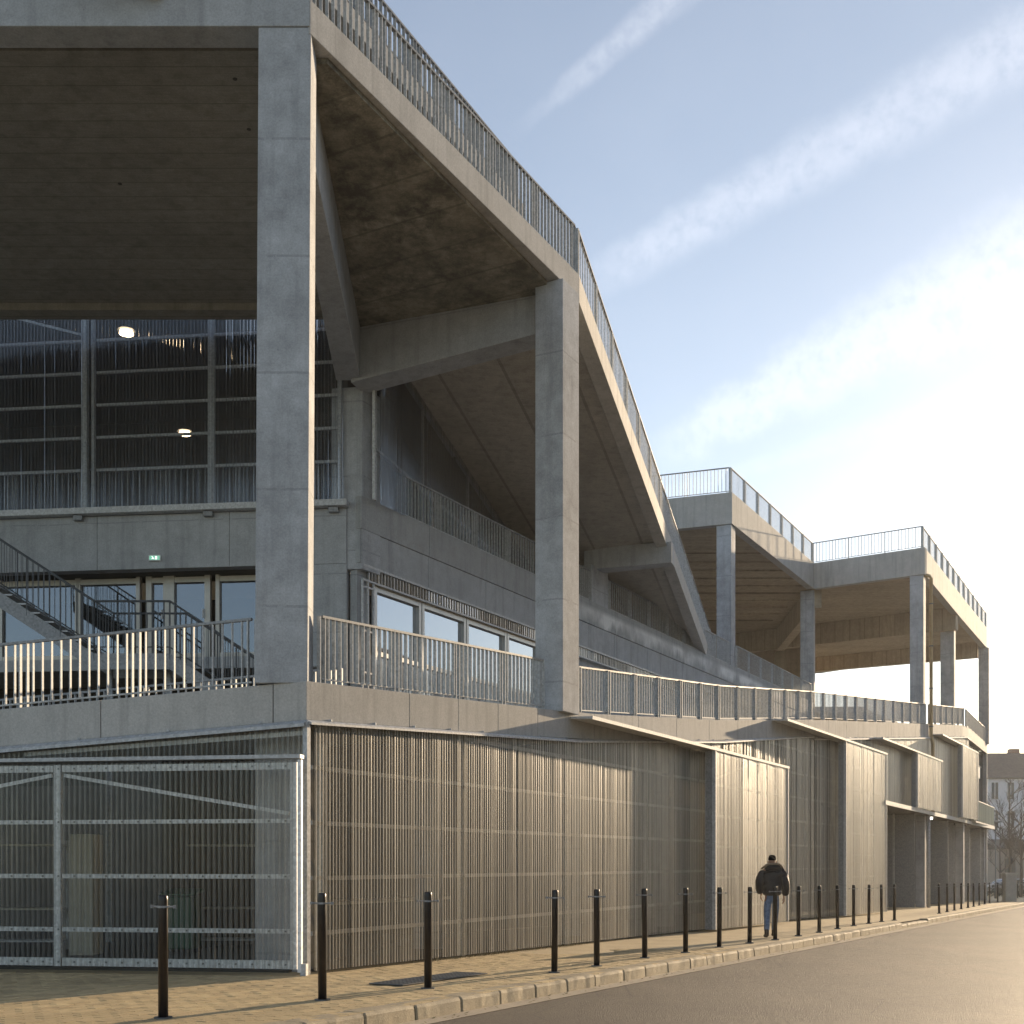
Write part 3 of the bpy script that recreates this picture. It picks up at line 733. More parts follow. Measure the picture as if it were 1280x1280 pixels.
# ------------------------------------------------------------------ middle deck and set-back facade
MD = R(7.8)
mb = MB(); mb.prism([inner(25.7,.1),inner(60,.1),V(17.5,60),V(27.5,77),V(20,84),V(-6,90),V(-18,60),V(-18,27.6),V(-3.9,26)], MD-.3, MD-.01); build('middle_deck', mb, CW, BLD)
yy = [25.7,28.1,30.5,32.9,35.3,37.7,40.1,42.5,44.9,47.3,49.7,52.1,54.5,57,59.4]
for a, b in zip(yy, yy[1:]):
    mb = MB(); a_, b_ = a+.006, b-.006
    mb.prism([inner(a_,-.03),inner(b_,-.03),inner(b_,.14),inner(a_,.14)], R(7.16), R(7.86)); build('deck_edge_panel', mb, M['conc_white'], BLD, bevel=.006)
    mb = MB(); mb.prism([inner(a_,0),inner(b_,0),inner(b_,.14),inner(a_,.14)], R(6.43), R(7.155)); build('wall_panel', mb, M['conc'], BLD, bevel=.006)
# wall below: windows in the first bays, then solid
mb = MB(); mb.prism([inner(25.75,.12),inner(26.15,.12),inner(26.15,.3),inner(25.75,.3)], R(2.6), R(6.42)); build('wall_panel', mb, CW, BLD)
mb = MB(); mb.prism([inner(34.8,.12),inner(60,.12),inner(60,.3),inner(34.8,.3)], R(3.2), R(6.42)); build('wall_panel', mb, CW, BLD)
# slatted frieze over the windows
corrugated('slatted_frieze', inner(25.95,.03), inner(45,.03), lambda f: R(6.10), lambda f: R(6.40), SN, M['poly'], pitch=.12, amp=.012, split=2.4)
mb = MB(); a, b = inner(25.8,.02), inner(45,.02); mb.bar((a.x,a.y,R(6.40)),(b.x,b.y,R(6.40)),.09,.05); mb.bar((a.x,a.y,R(6.09)),(b.x,b.y,R(6.09)),.06,.04); build('frieze_rail', mb, M['galv'], BLD)
mb = MB(); 
for o in (25.80,25.98,26.16): p = inner(o,.02); mb.bar((p.x,p.y,R(2.9)),(p.x,p.y,R(6.08)),.035,.04,SD)
for z in (5.95,5.0,4.1,3.3): a, b = inner(25.78,.02), inner(26.18,.02); mb.bar((a.x,a.y,R(z)),(b.x,b.y,R(z)),.035,.04)
build('corner_ladder_frame', mb, M['galv_bright'], BLD)
ww = [26.25,27.95,29.75,31.6,33.3,34.8]
for a, b in zip(ww, ww[1:]):
    mb = MB(); a_, b_ = inner(a+.1,.16), inner(b-.1,.16); mb.prism([a_,b_,b_-SN.xy*.02,a_-SN.xy*.02], R(4.62), R(5.98)); g = build('window', mb, M['glass'], BLD)
    mb = MB()
    for y_ in (a+.06,b-.06): p = inner(y_,.12); mb.bar((p.x,p.y,R(2.85)),(p.x,p.y,R(6.06)),.10,.10,SD)
    p, q = inner(a+.1,.12), inner(b-.1,.12)
    for z in (6.0,4.60): mb.bar((p.x,p.y,R(z)),(q.x,q.y,R(z)),.09,.10)
    build('window_frame', mb, M['alu'], g)
corrugated('slatted_spandrel', inner(26.2,.05), inner(34.8,.05), lambda f: R(2.9), lambda f: R(4.5), SN, M['poly_up'], pitch=.12, amp=.012, split=2.4)
mb = MB(); mb.prism([inner(26.2,.12),inner(34.8,.12),inner(34.8,.3),inner(26.2,.3)], R(2.6), R(4.54)); build('wall_panel', mb, CW, BLD)
mb = MB(); mb.prism([inner(26,1.6),inner(36,1.6),inner(36,1.7),inner(26,1.7)], R(2.9), R(6.4)); build('interior_wall', mb, M['conc_dark'], BLD)
# polycarbonate wall on the middle deck, along the inner edge of the descending ramp
corrugated('polycarbonate_sheet', inner(26.4,.06), inner(27.0,.06), lambda f: MD+.02, lambda f: R(10.6), SN, M['poly_up'])
ps = [(.5,3.5),(3.5,7),(7,10.5),(10.5,14),(14,17.5),(17.5,21)]
for a, b in ps:
    if rz(b)-.4 < MD+.2: continue
    corrugated('polycarbonate_sheet', rp(a,4.5), rp(b,4.5), lambda f: MD+.02, lambda f: rz(a+(b-a)*f)-.36, V(-RN.x,-RN.y,0), M['poly_up'], split=3.5)
    mb = MB(); p = rp(a,4.62); mb.bar((p.x,p.y,MD),(p.x,p.y,rz(a)-.4),.12,.06,(RD.x,RD.y,0)); build('frame_post', mb, M['galv_bright'], BLD)
    mb = MB(); p, q = rp(a,4.6), rp(b,4.6)
    for z in (MD+1.1,): mb.bar((p.x,p.y,z),(q.x,q.y,z),.05,.06)
    build('frame_rail', mb, M['galv'], BLD)
mb = MB(); mb.prism([V(-3.62,26.35),rp(.9,4.3),rp(1.2,4.70),rp(24,4.70),V(-2,50),V(-2.33,37.6)], R(11.42), R(11.7)); build('roof_slab', mb, M['conc_dark'], BLD)
mb = MB()
for a_, b_ in segs: mb.prism([rp(a_+.3,4.62),rp(b_,4.62),rp(b_,4.72),rp(a_+.3,4.72)], [rz(a_)-.34,rz(b_)-.34,rz(b_)-.34,rz(a_)-.34], R(11.69))
build('upper_wall', mb, CW, BLD)
mb = MB(); a, b = rp(1,7.5), rp(24,7.5); mb.prism([a,b,b+RN*.2,a+RN*.2], MD, R(11.3)); build('interior_wall', mb, M['conc_dark'], BLD)

# ------------------------------------------------------------------ left facade: high polycarbonate window, band, doors
FD = V(-.9939,.11,0); FN = V(-.11,-.9939,0)
F0 = V(-3.55,25.75)
def F(t, off=0): return V(F0.x+FD.x*t-FN.x*off, F0.y+FD.y*t-FN.y*off)
def ft(px):       # plan distance along the facade for the mullion spacing read in the picture
    k = (px-640)/1500; return (F0.x-k*F0.y)/(k*FD.y-FD.x)
corrugated('polycarbonate_sheet', F(.02,-.12), F(13.2,-.12), lambda f: R(7.72), lambda f: R(13.2), FN, M['poly_up'], split=2.4)
for px, w in ((107,.13),(118,.06),(265,.14),(425,.07),(-60,.12)):
    t_ = ft(px); mb = MB(); p = F(t_,-.03); mb.bar((p.x,p.y,R(7.72)),(p.x,p.y,R(13.2)),w,.10,FD); build('frame_mullion', mb, M['galv_bright'], BLD)
for z in (8.6,9.32,10.03,10.74,11.45,12.2):
    for (pa, pb) in ((425,269),(261,122),(102,-56)):
        mb = MB(); a, b = F(ft(pa),-.03), F(ft(pb),-.03); mb.bar((a.x,a.y,R(z)),(b.x,b.y,R(z)),.05,.055); build('frame_rail', mb, M['galv_bright'], BLD)
mb = MB(); a, b = F(ft(102),-.03), F(ft(-56),-.03); mb.bar((a.x,a.y,R(11.6)),(b.x,b.y,R(12.45)),.04,.05); build('frame_brace', mb, M['galv_bright'], BLD)
mb = MB(); a, b = F(-.05,-.1), F(13.4,-.1); mb.bar((a.x,a.y,R(7.68)),(b.x,b.y,R(7.68)),.22,.13); build('sill_beam', mb, M['galv_bright'], BLD)
for px in (100,262,418):
    mb = MB(); p = F(ft(px),-.06); mb.bar((p.x-.1,p.y,R(7.55)),(p.x+.1,p.y,R(7.55)),.16,.10); build('sill_bracket', mb, M['galv_dark'], BLD)
ts = [0,2.6,5.6,8.6,11.6,14.5]
for a, b in zip(ts, ts[1:]):
    mb = MB(); mb.prism([F(a+.004),F(b-.004),F(b-.004,.3),F(a+.004,.3)], R(6.42), R(7.6)); build('wall_panel', mb, CW, BLD, bevel=.006)
mb = MB(); mb.prism([F(0),F(.85),F(.85,.5),F(0,.5)], R(2.6), R(6.415)); build('wall_panel', mb, CW, BLD, bevel=.006)
mb = MB(); mb.prism([F(.85,.3),F(14.5,.3),F(14.5,1.3),F(.85,1.3)], R(6.42), R(6.5)); build('recess_ceiling', mb, M['conc_dark'], BLD)
FL = R(4.5)
# exit sign
xs = D.objects.new('exit_sign', None); C.objects.link(xs); p = F(ft(194.5),-.04); xs.location = (p.x,p.y,R(6.64)); tag(xs, 'small white and green emergency exit sign on the concrete band over the glass doors', 'exit sign')
mb = MB(); mb.bar((p.x-.13,p.y,R(6.64)),(p.x+.13,p.y,R(6.64)),.05,.12); build('sign_case', mb, plain('sign_white', (.75,.78,.76), .4), xs)
mb = MB(); mb.bar((p.x-.11,p.y-.028,R(6.64)),(p.x+.11,p.y-.028,R(6.64)),.004,.085); build('sign_face', mb, emis('exit_green', (.16,.42,.30), .75), xs)
mb = MB()
z = R(6.64); yv = p.y-.033; xx = p.x-.03          # running figure and door, white
mb.box(xx+.045,xx+.085,yv,yv+.002,z-.032,z+.032)
mb.bar((xx-.02,yv,z+.02),(xx,yv,z-.005),.002,.014,(0,1,0)); mb.bar((xx,yv,z-.005),(xx+.025,yv,z-.03),.002,.01,(0,1,0)); mb.bar((xx,yv,z-.005),(xx-.03,yv,z-.025),.002,.01,(0,1,0)); mb.box(xx-.03,xx-.016,yv,yv+.002,z+.024,z+.036)
build('sign_pictogram', mb, emis('exit_white', (.9,1,.95), 1.2), xs)
# doors and glazing
gl = [(396,430,0),(258,318,0),(318,396,0),(199,245,1),(170,192,1),(80,156,0),(-20,78,0)]
for pa, pb, door in gl:
    a, b = F(ft(pb),.75), F(ft(pa),.75)
    mb = MB(); mb.prism([a,b,b-FN.xy*.02,a-FN.xy*.02], FL, R(6.28)); nm = 'glass_door' if door else 'window'
    g = build(nm, mb, M['glass_blue'], BLD)
    mb = MB()
    for q in (a,b): mb.bar((q.x,q.y-.02,FL-.1),(q.x,q.y-.02,R(6.42)),.13 if door else .09,.12,FD)
    mb.bar((a.x,a.y-.02,R(6.33)),(b.x,b.y-.02,R(6.33)),.10,.12); mb.bar((a.x,a.y-.02,FL+.08),(b.x,b.y-.02,FL+.08),.10,.2)
    build('door_frame' if door else 'window_frame', mb, M['bronze'], g)
    if door:
        mb = MB(); mb.bar((a.x-.09,a.y-.1,FL+.95),(a.x-.09,a.y-.1,FL+1.15),.03,.04,FD); build('handle', mb, M['galv_bright'], g)
mb = MB(); mb.prism([F(.5,-.4),F(14.5,-.4),F(14.5,4),F(.5,4)], FL-.35, FL-.1); build('floor_slab', mb, CW, BLD)
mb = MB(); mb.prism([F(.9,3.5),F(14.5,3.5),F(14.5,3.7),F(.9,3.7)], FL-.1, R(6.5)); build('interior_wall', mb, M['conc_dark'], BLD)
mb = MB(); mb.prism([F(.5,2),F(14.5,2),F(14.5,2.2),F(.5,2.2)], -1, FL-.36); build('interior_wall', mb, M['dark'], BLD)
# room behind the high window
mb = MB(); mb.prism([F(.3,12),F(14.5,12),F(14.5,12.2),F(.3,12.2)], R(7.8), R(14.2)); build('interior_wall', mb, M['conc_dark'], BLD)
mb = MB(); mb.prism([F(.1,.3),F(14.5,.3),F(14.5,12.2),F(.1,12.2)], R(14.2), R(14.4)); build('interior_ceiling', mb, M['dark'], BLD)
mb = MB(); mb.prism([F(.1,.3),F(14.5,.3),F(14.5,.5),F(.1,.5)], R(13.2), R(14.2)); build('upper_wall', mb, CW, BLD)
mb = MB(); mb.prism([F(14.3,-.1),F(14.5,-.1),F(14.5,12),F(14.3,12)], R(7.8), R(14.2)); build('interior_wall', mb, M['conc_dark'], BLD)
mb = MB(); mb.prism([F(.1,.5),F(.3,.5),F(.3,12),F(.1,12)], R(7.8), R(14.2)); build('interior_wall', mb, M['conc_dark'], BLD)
lampm = emis('lamp_glow', (1,.72,.42), 8)
for px, py, dd in ((158,415,28.6),(231,541,34)):
    x = (px-640)/1500*dd; z = R((1078-py)*dd/1500)
    l = thing('pendant_lamp', 'glowing dome lamp hanging behind the high window, the %s of the two' % ('upper and left one' if px < 200 else 'lower and right one'), 'lamp', (x,dd,z), 'lit lamps behind the high window')
    mb = MB(); mb.tube([(x,dd,z+.02),(x,dd,z-.05),(x,dd,z-.07)], [.15,.17,.12], 14); build('bulb', mb, lampm, l, smooth=False)
    mb = MB(); mb.tube([(x,dd,z+.16),(x,dd,z+.03)], [.06,.22], 14); build('lamp_shade', mb, M['steel_dark'], l)
    mb = MB(); mb.tube([(x,dd,z+.16),(x,dd,R(14.2))], .012, 5); build('cable', mb, M['steel_dark'], l)

# ------------------------------------------------------------------ railings
PICK = {}
picket_budget = [298]
def picket_mesh(h, w, d):
    k = (round(h,3), w, d)
    if k not in PICK:
        mb = MB(); mb.obox((-w/2,-d/2,0),(w,0,0),(0,d,0),(0,0,h))
        me = D.meshes.new('picket'); me.from_pydata([tuple(v) for v in mb.v], [], mb.f); me.materials.append(M['galv_rail']); PICK[k] = me
    return PICK[k]
def railing(path, h=.93, step=.14, panel=1.65, single=False, w=.014, d=.055, outn=None, label=None, dbl=True, mat=None, lift=.06, pw=.06):
    """path: base points; a steel railing whose pickets are vertical"""
    mat = mat or M['galv_rail']
    r = D.objects.new('railing', None); C.objects.link(r); r.parent = BLD; r.location = Vector(path[0])-world_loc(BLD)
    if label: r['label'] = label
    many = MB(); posts = []
    for p, q in zip(path, path[1:]):
        p, q = Vector(p), Vector(q); Ln = (q-p).xy.length; dv = (q-p)/Ln; flat = V(dv.x,dv.y,0).normalized()
        npan = max(1, round(Ln/panel)); pl = Ln/npan
        for m_ in range(npan):
            a = p+dv*(m_*pl); b = p+dv*((m_+1)*pl)
            cnt = max(2, round(pl/step)); st = pl/cnt
            for k in range(1, cnt):
                c = a+dv*(k*st)
                if single and picket_budget[0] > 0:
                    picket_budget[0] -= 1
                    o = link('picket', picket_mesh(h-lift,w,d), r, (c.x,c.y,c.z+lift)); o.rotation_euler = (0,0,math.atan2(flat.y,flat.x))
                else: many.bar((c.x,c.y,c.z+lift),(c.x,c.y,c.z+h),w,d,flat)
            posts.append((a, flat)); 
            if m_ == npan-1 : posts.append((b-dv*.03, flat))
    if many.v: build('pickets', many, mat, r, kind='stuff')
    seen = []
    for c, flat in posts:
        if any((c-s_).length < .2 for s_ in seen): continue
        seen.append(c)
        mb = MB()
        for sg in ((-.055,.055) if dbl else (0,)):
            e = c+flat*sg; mb.bar((e.x,e.y,c.z-.08),(e.x,e.y,c.z+h),.018 if dbl else .03,pw,flat)
        build('post', mb, mat, r)
    mb = MB(); mb2 = MB()
    for p, q in zip(path, path[1:]):
        p, q = Vector(p), Vector(q)
        mb.bar(p+V(0,0,h),q+V(0,0,h),.06,.035); mb2.bar(p+V(0,0,lift),q+V(0,0,lift),.035,.022)
    build('handrail', mb, M['galv_dark'], r); build('bottom_rail', mb2, mat, r)
    return r
def wp(y, off, dz=0): p = W(y,off); return (p.x,p.y,ramp_z(y)+dz)
def lp(t, off, dz=0): p = L(t,off); return (p.x,p.y,left_z(t)+dz)
# left balustrade (nearest), then the street side
railing([lp(.80,-.0+.05), lp(7.6,.05)], .93, .143, 1.62, True, w=.014, d=.048)
railing([wp(16.75,.05), wp(20,.05), wp(22.75,.05)], .93, .14, 1.65, True)
railing([wp(24.15,.05)]+[wp(y,.05) for y in (28,31.8,36.1)], .93, .14, 1.5, True, d=.036, pw=.09)
railing([wp(36.1,.05)]+[wp(y,.05) for y in (39.8,45,49,53.5,56.2)], .93, .16, 1.6, d=.03, pw=.10)
railing([wp(57.0,.05)]+[wp(y,.05) for y in (61,65.2)], .93, .16, 1.6, d=.03, pw=.10)
railing([wp(66.1,.05), wp(75.6,.05)], .93, .16, 1.6, d=.03, pw=.10)
railing([lp(.8,4.1), lp(8,4.1)], .9, .14, 1.65)
# roof edge, upper ramp, descending ramp
def wq(y, off, z): p = W(y,off); return (p.x,p.y,z)
railing([wq(15.9+.6,.06,T), wq(24.0,.06,T)], .95, .14, 1.75, True, mat=M['galv_rail'], pw=.05)
railing([wq(14.2,1.25,R(14.1)), wq(23.7,1.25,R(13.5))], .72, .14, 1.75, mat=M['galv_dark'])
def rr_(t, o): p = rp(t,o); return (p.x,p.y,rz(t))
railing([rr_(.05,.05), rr_(25.2,.05)], .95, .16, 1.75, d=.02, pw=.07)
railing([rr_(.4,4.5), rr_(25.2,4.5)], .95, .14, 1.75)
# middle deck
def ip(y, z, off=.03): p = inner(y,off); return (p.x,p.y,z)
M7 = R(7.84)
railing([ip(27.0,M7), ip(36.15,M7)], .93, .14, 1.7, True, d=.04)
railing([ip(37.35,M7), ip(47.7,M7)], .93, .15, 1.7, d=.028, pw=.08)
railing([ip(48.6,M7), ip(59.0,M7)], .93, .16, 1.7, d=.02, pw=.08)
railing([(F(.6,.15).x,F(.6,.15).y,R(7.76)), (F(13,.15).x,F(13,.15).y,R(7.76))], .92, .14, 1.7)

# ------------------------------------------------------------------ tower of the far decks
K = V(8.8,48.0); N = V(14.94,59.4); G = V(19.4,56.4); E = V(30.1,76.0)
RT, RB = R(14.82), R(13.55)
def edge(a, b, zb, zt, th=.35, mat=CF, name='edge_beam', inward=1):
    d = (b-a).normalized(); nn = V(-d.y,d.x)*inward; mb = MB(); mb.prism([a,b,b+nn*th,a+nn*th], zb, zt); return build(name, mb, mat, BLD, bevel=.012)
far_poly = [V(-12,55.6),K,N,G,E,V(22.1,86),V(0,92),V(-16,80)]
cx_ = sum((p for p in far_poly), V(0,0))/len(far_poly)
slabp = [p+(cx_-p).normalized()*.3 for p in far_poly]
mb = MB(); mb.prism(slabp, R(13.95), RT-.03); build('roof_slab', mb, M['conc_tan'], BLD)
edge(V(-12,55.6), K-V(-.002,0), RB, RT)
edge(K, N, RB, RT); edge(N, G, RB, RT); edge(G, V(24.6,66.0), RB, RT); edge(V(24.6,66.01), E, RB, RT); edge(E, V(22.1,86), RB, RT); edge(V(22.1,86.0), V(0,92), RB, RT)
# beams below the roof
def beam(a, b, w, zb, zt, mat=CW, name='roof_beam'):
    mb = MB(); mb.bar((a[0],a[1],(zb+zt)/2),(b[0],b[1],(zb+zt)/2),w,zt-zb); return build(name, mb, mat, BLD, bevel=.012)
beam((24.4,65.8),(12.5,74.2),.5,R(12.75),R(13.94),M['conc_tan'])
beam((15.2,59.9),(16.1,72.2),.5,R(12.7),R(13.94),M['conc_tan'])
mb = MB(); mb.box(15.85,16.45,72,72.6,MD,R(12.72)); build('column', mb, M['conc_tan'], BLD)
beam((29.6,76.2),(14,86),.5,R(13.0),R(13.94),M['conc_tan'])
for k, y in enumerate((54,55.6,57.2,58.8,60.4,62,63.7,65.4,67.2,69)):
    x1 = min(15.0 if y > 59 else K.x+(y-48)*.54-.6, 15.0)
    mb = MB(); mb.box(-6,x1,y,y+.13,R(13.88),R(13.945)); build('joist', mb, M['conc_tan'], BLD)
# back wall closing the deck
mb = MB(); mb.prism([V(-14,77),V(18.6,77),V(18.6,77.4),V(-14,77.4)], MD, R(13.94)); build('back_wall', mb, M['conc_tan'], BLD)
# pillars
def pillar(c, w, d, ang, zb, zt): 
    ca, sa = math.cos(rad(ang)), math.sin(rad(ang)); u = V(ca,-sa); v = V(sa,ca); c = Vector(c)
    q = [c, c-u*w, c-u*w+v*d, c+v*d]; mb = MB(); mb.prism([V(*p) for p in q], zb, zt); return build('column', mb, CC, BLD, bevel=.012)
pillar(K+V(-.02,.06), .60,.70,24, R(7.84), RB-.002)
pillar(N+V(.08,.3), .66,.6,20, R(7.84), RB-.002)
pillar(G+V(-.02,.12), .62,.75,27, ramp_z(56.4)-.03, RB-.002)
pillar(V(24.35,66.1), .72,.7,27, ramp_z(65.6)-.03, RB-.002)
pillar(E+V(-.1,-.5), .62,.7,27, ramp_z(75)-.03, RB-.002)
# railings of the far roof
def fp(v, z=RT): return (v.x, v.y, z)
ins = .08
railing([fp(V(-6,53.4)), fp(K+V(-.1,.1)), ], 1.0, .15, 1.75, d=.03, w=.02)
railing([fp(K+V(-.05,.1)), fp(N+V(-.05,.08))], 1.0, .16, 1.75, d=.018, pw=.10)
railing([fp(N+V(0,.08)), fp(G+V(-.08,.08))], 1.0, .16, 1.75, dbl=False, d=.03, w=.02)
railing([fp(G+V(-.08,.1)), fp(E+V(-.1,0))], 1.0, .17, 1.9, d=.014, pw=.12)
# downpipe
p = G+V(.42,.35); mb = MB()
mb.tube([(p.x-.35,p.y-.1,RB+.02),(p.x-.1,p.y-.05,RB-.02),(p.x,p.y,RB-.12),(p.x,p.y,R(6.0)),(p.x+.12,p.y+.1,R(5.6)),(p.x+.12,p.y+.1,CAN(57)-.1)], .085, 10); dp = build('downpipe', mb, M['copper'], BLD, smooth=True)
mb = MB()
for z in (12.2,10.2,8.2,6.4): mb.tube([(p.x,p.y,R(z)),(p.x,p.y,R(z)+.05)], .105, 10)
build('pipe_bracket', mb, M['steel_dark'], dp)
q_ = W(56.5,-.05); mb = MB(); mb.tube([(q_.x,q_.y,CAN(57)-.12),(q_.x,q_.y,gz(57))], .08, 10); build('downpipe', mb, M['galv_bright'], BLD, smooth=True)
# security lamp under the canopy
q_ = W(58,.2); mb = MB(); mb.tube([(q_.x,q_.y,CAN(58)-.17),(q_.x,q_.y,CAN(58)-.28)], [.12,.10], 10)
build('ceiling_light', mb, emis('canopy_lamp', (1,.95,.85), 6), BLD)

# ------------------------------------------------------------------ outdoor stair behind the left balustrade
stair = thing('steel_stair', 'grey galvanised outdoor stair with thin railings in front of the glass doors', 'stair', (-7.84,22.5,R(3.9)))
YS, YB = 22.5, 23.6
lx0, lx1, lz = -7.84, -6.42, R(3.92)
def stringer(x0, z0, x1, z1, name='stringer'):
    for y in (YS, YB):
        mb = MB(); mb.add([(x0,y,z0),(x1,y,z1),(x1,y,z1-.30),(x0,y,z0-.30),(x0,y+.03,z0),(x1,y+.03,z1),(x1,y+.03,z1-.30),(x0,y+.03,z0-.30)], [(0,1,2,3),(4,5,6,7),(0,1,5,4),(1,2,6,5),(2,3,7,6),(3,0,4,7)])
        build(name, mb, M['galv_dark'], stair)
up_n = 17
stringer(lx0-up_n*.26, lz+up_n*.17, lx0, lz); stringer(lx1, lz, lx1+8*.26, lz-8*.17)
stringer(lx0+.002, lz, lx1-.002, lz, 'landing_beam')
mb = MB(); mb.box(lx0,lx1,YS+.031,YB-.001,lz-.06,lz-.02); build('landing', mb, M['galv'], stair)
for k in range(up_n):
    mb = MB(); x = lx0-(k+1)*.26; z = lz+(k+1)*.17-.07; mb.box(x,x+.28,YS+.031,YB-.001,z-.03,z); build('tread', mb, M['galv'], stair)
for k in range(8):
    mb = MB(); x = lx1+k*.26; z = lz-(k+1)*.17-.02; mb.box(x,x+.28,YS+.031,YB-.001,z-.03,z); build('tread', mb, M['galv'], stair)
def stair_rail(y):
    mb = MB(); r_ = .016
    A = V(lx0-up_n*.26, y, lz+up_n*.17+.98); B_ = V(lx0,y,lz+.98); C_ = V(lx1,y,lz+.98); D_ = V(lx1+8*.26,y,lz-8*.17+.98)
    for a, b in ((A,B_),(B_,C_),(C_,D_)): mb.tube([a,b], .022, 6); mb.tube([a-V(0,0,.86),b-V(0,0,.86)], .012, 5)
    hr = build('stair_railing', mb, M['steel_dark'], stair)
    for a, b, n_ in ((A,B_,42),(B_,C_,13),(C_,D_,20)):
        mb = MB()
        for k in range(n_+1):
            c = a.lerp(b, k/n_); big = k % 6 == 0; mb.tube([c-V(0,0,.86 if not big else 1.1),c], .016 if big else .007, 4, False)
        build('balusters', mb, M['steel_dark'], hr, kind='stuff')
stair_rail(YS+.01); stair_rail(YB+.02)
mb = MB(); mb.box(lx0+.1,lx0+.2,YS+.4,YS+.5,-.9,lz-.06); build('leg', mb, M['galv_dark'], stair)
mb = MB(); mb.box(lx1-.2,lx1-.1,YS+.4,YS+.5,-.9,lz-.06); build('leg', mb, M['galv_dark'], stair)

# ------------------------------------------------------------------ bollards
def make_bollard():
    t = thing('bollard', '', 'bollard', (0,0,0))
    mb = MB(); mb.tube([(0,0,-.05),(0,0,1.10),(0,0,1.135),(0,0,1.15)], [.046,.046,.044,.036], 14); b = build('post', mb, M['black'], t, smooth=True)
    mb = MB(); mb.tube([(0,0,1.03),(0,0,1.05)], .056, 14); build('collar', mb, M['galv_dark'], t, smooth=False)
    mb = MB(); mb.tube([(-.115,0,1.04),(.115,0,1.04)], .009, 6); mb.tube([(-.12,0,1.025),(-.12,0,1.055)], .016, 6); mb.tube([(.12,0,1.025),(.12,0,1.055)], .016, 6); build('chain_lug', mb, M['galv_dark'], t)
    mb = MB(); mb.tube([(0,0,-.02),(0,0,.012)], .085, 14); build('base_plate', mb, M['steel_dark'], t)
    return t
def copy_thing(o):
    r = o.copy(); C.objects.link(r)
    for ch in o.children:
        c = ch.copy(); C.objects.link(c); c.parent = r
        for g in ch.children:
            d = g.copy(); C.objects.link(d); d.parent = c
    return r
near = [(204,11.2),(403,12.87),(535,14.26),(693,16.75),(746,17.97),(806,19.83),(857,21.3),(899,23),(937,24.64),(969,26.0),(998,27.8),(1024,29.7),(1047,31.9),(1067,34.0),(1086,35.8),(1102,37.4),(1118,38.6)]
mid = [(1174,46.5),(1184,48.8),(1193,51.2),(1201.5,53.6),(1210,56),(1217,58.6),(1224,61.2),(1231,64),(1237,67)]
far_ = [(1247,71),(1253.5,74),(1258,77),(1264,80),(1268,83),(1272,86),(1277,89)]
labs = ['black steel bollard nearest the camera, standing alone in front of the left gate',
 'black bollard in front of the corner of the building, second from the left', 'black bollard beside the dark grating in the pavement, third from the left',
 'black bollard right of the grating, fourth from the left', 'black bollard fifth from the left, close beside the fourth', 'black bollard sixth from the left before the shaded cladding',
 'black bollard in front of the left edge of the nearest sliding screen', 'black bollard before the middle of the nearest sliding screen', 'black bollard just left of the walking person',
 'black bollard directly in front of the walking person', 'black bollard just right of the walking person', 'black bollard before the dark shaded strip right of the person',
 'black bollard before the left edge of the second tall screen', 'black bollard before the middle of the second tall screen', 'black bollard before the right edge of the second tall screen',
 'black bollard before the glazed recess, second from the end of the long row', 'last black bollard of the long row, before the entrance recess']
b0 = make_bollard(); first = True
for i, (px, d) in enumerate(near+mid+far_):
    o = b0 if first else copy_thing(b0); first = False
    x = (px-640)/1500*d; o.location = (x, d, gz(d)); o.rotation_euler = (random.uniform(-.012,.012), random.uniform(-.012,.012), -.1+random.uniform(-.2,.2))
    if i < 17: o['label'] = labs[i]; o['group'] = 'black bollards along the kerb'
    elif i < 26: o['label'] = 'thin black bollard of the middle row, %s counting away from the dropped kerb' % ['first','second','third','fourth','fifth','sixth','seventh','eighth','ninth and last'][i-17]; o['group'] = 'black bollards along the kerb'
    else: o['label'] = 'small distant black bollard beyond the building end, %s from the left at the right edge' % ['first','second','third','fourth','fifth','sixth','seventh'][i-26]; o['group'] = 'black bollards along the kerb'

# grating in the pavement
gr = thing('drain_grating', 'dark lattice grating let into the pavement beside the third bollard', 'grating', (0,0,0))
gc = V(-1.05,15.6); gr.location = (gc.x,gc.y,gz(gc.y))
mb = MB()
for k in range(25):
    c = gc+SD.xy*((k-12)*.085); a = c+SN.xy*.24; b = c-SN.xy*.24; mb.bar((a.x,a.y,gz(a.y)+.014),(b.x,b.y,gz(b.y)+.014),.03,.012)
for k in (-.24,-.12,0,.12,.24):
    a = gc+SD.xy*1.04+SN.xy*k; b = gc-SD.xy*1.04+SN.xy*k; mb.bar((a.x,a.y,gz(a.y)+.012),(b.x,b.y,gz(b.y)+.012),.025,.012)
build('grate', mb, M['steel_dark'], gr)
mb = MB(); a = gc+SD.xy*1.06+SN.xy*.26; b = gc-SD.xy*1.06+SN.xy*.26; c = gc-SD.xy*1.06-SN.xy*.26; d = gc+SD.xy*1.06-SN.xy*.26
mb.add([(v.x,v.y,gz(v.y)+.009) for v in (a,b,c,d)], [(0,1,2,3)]); build('pit_shade', mb, M['dark'], gr)  # flat dark sheet stands in for the shade below the bars

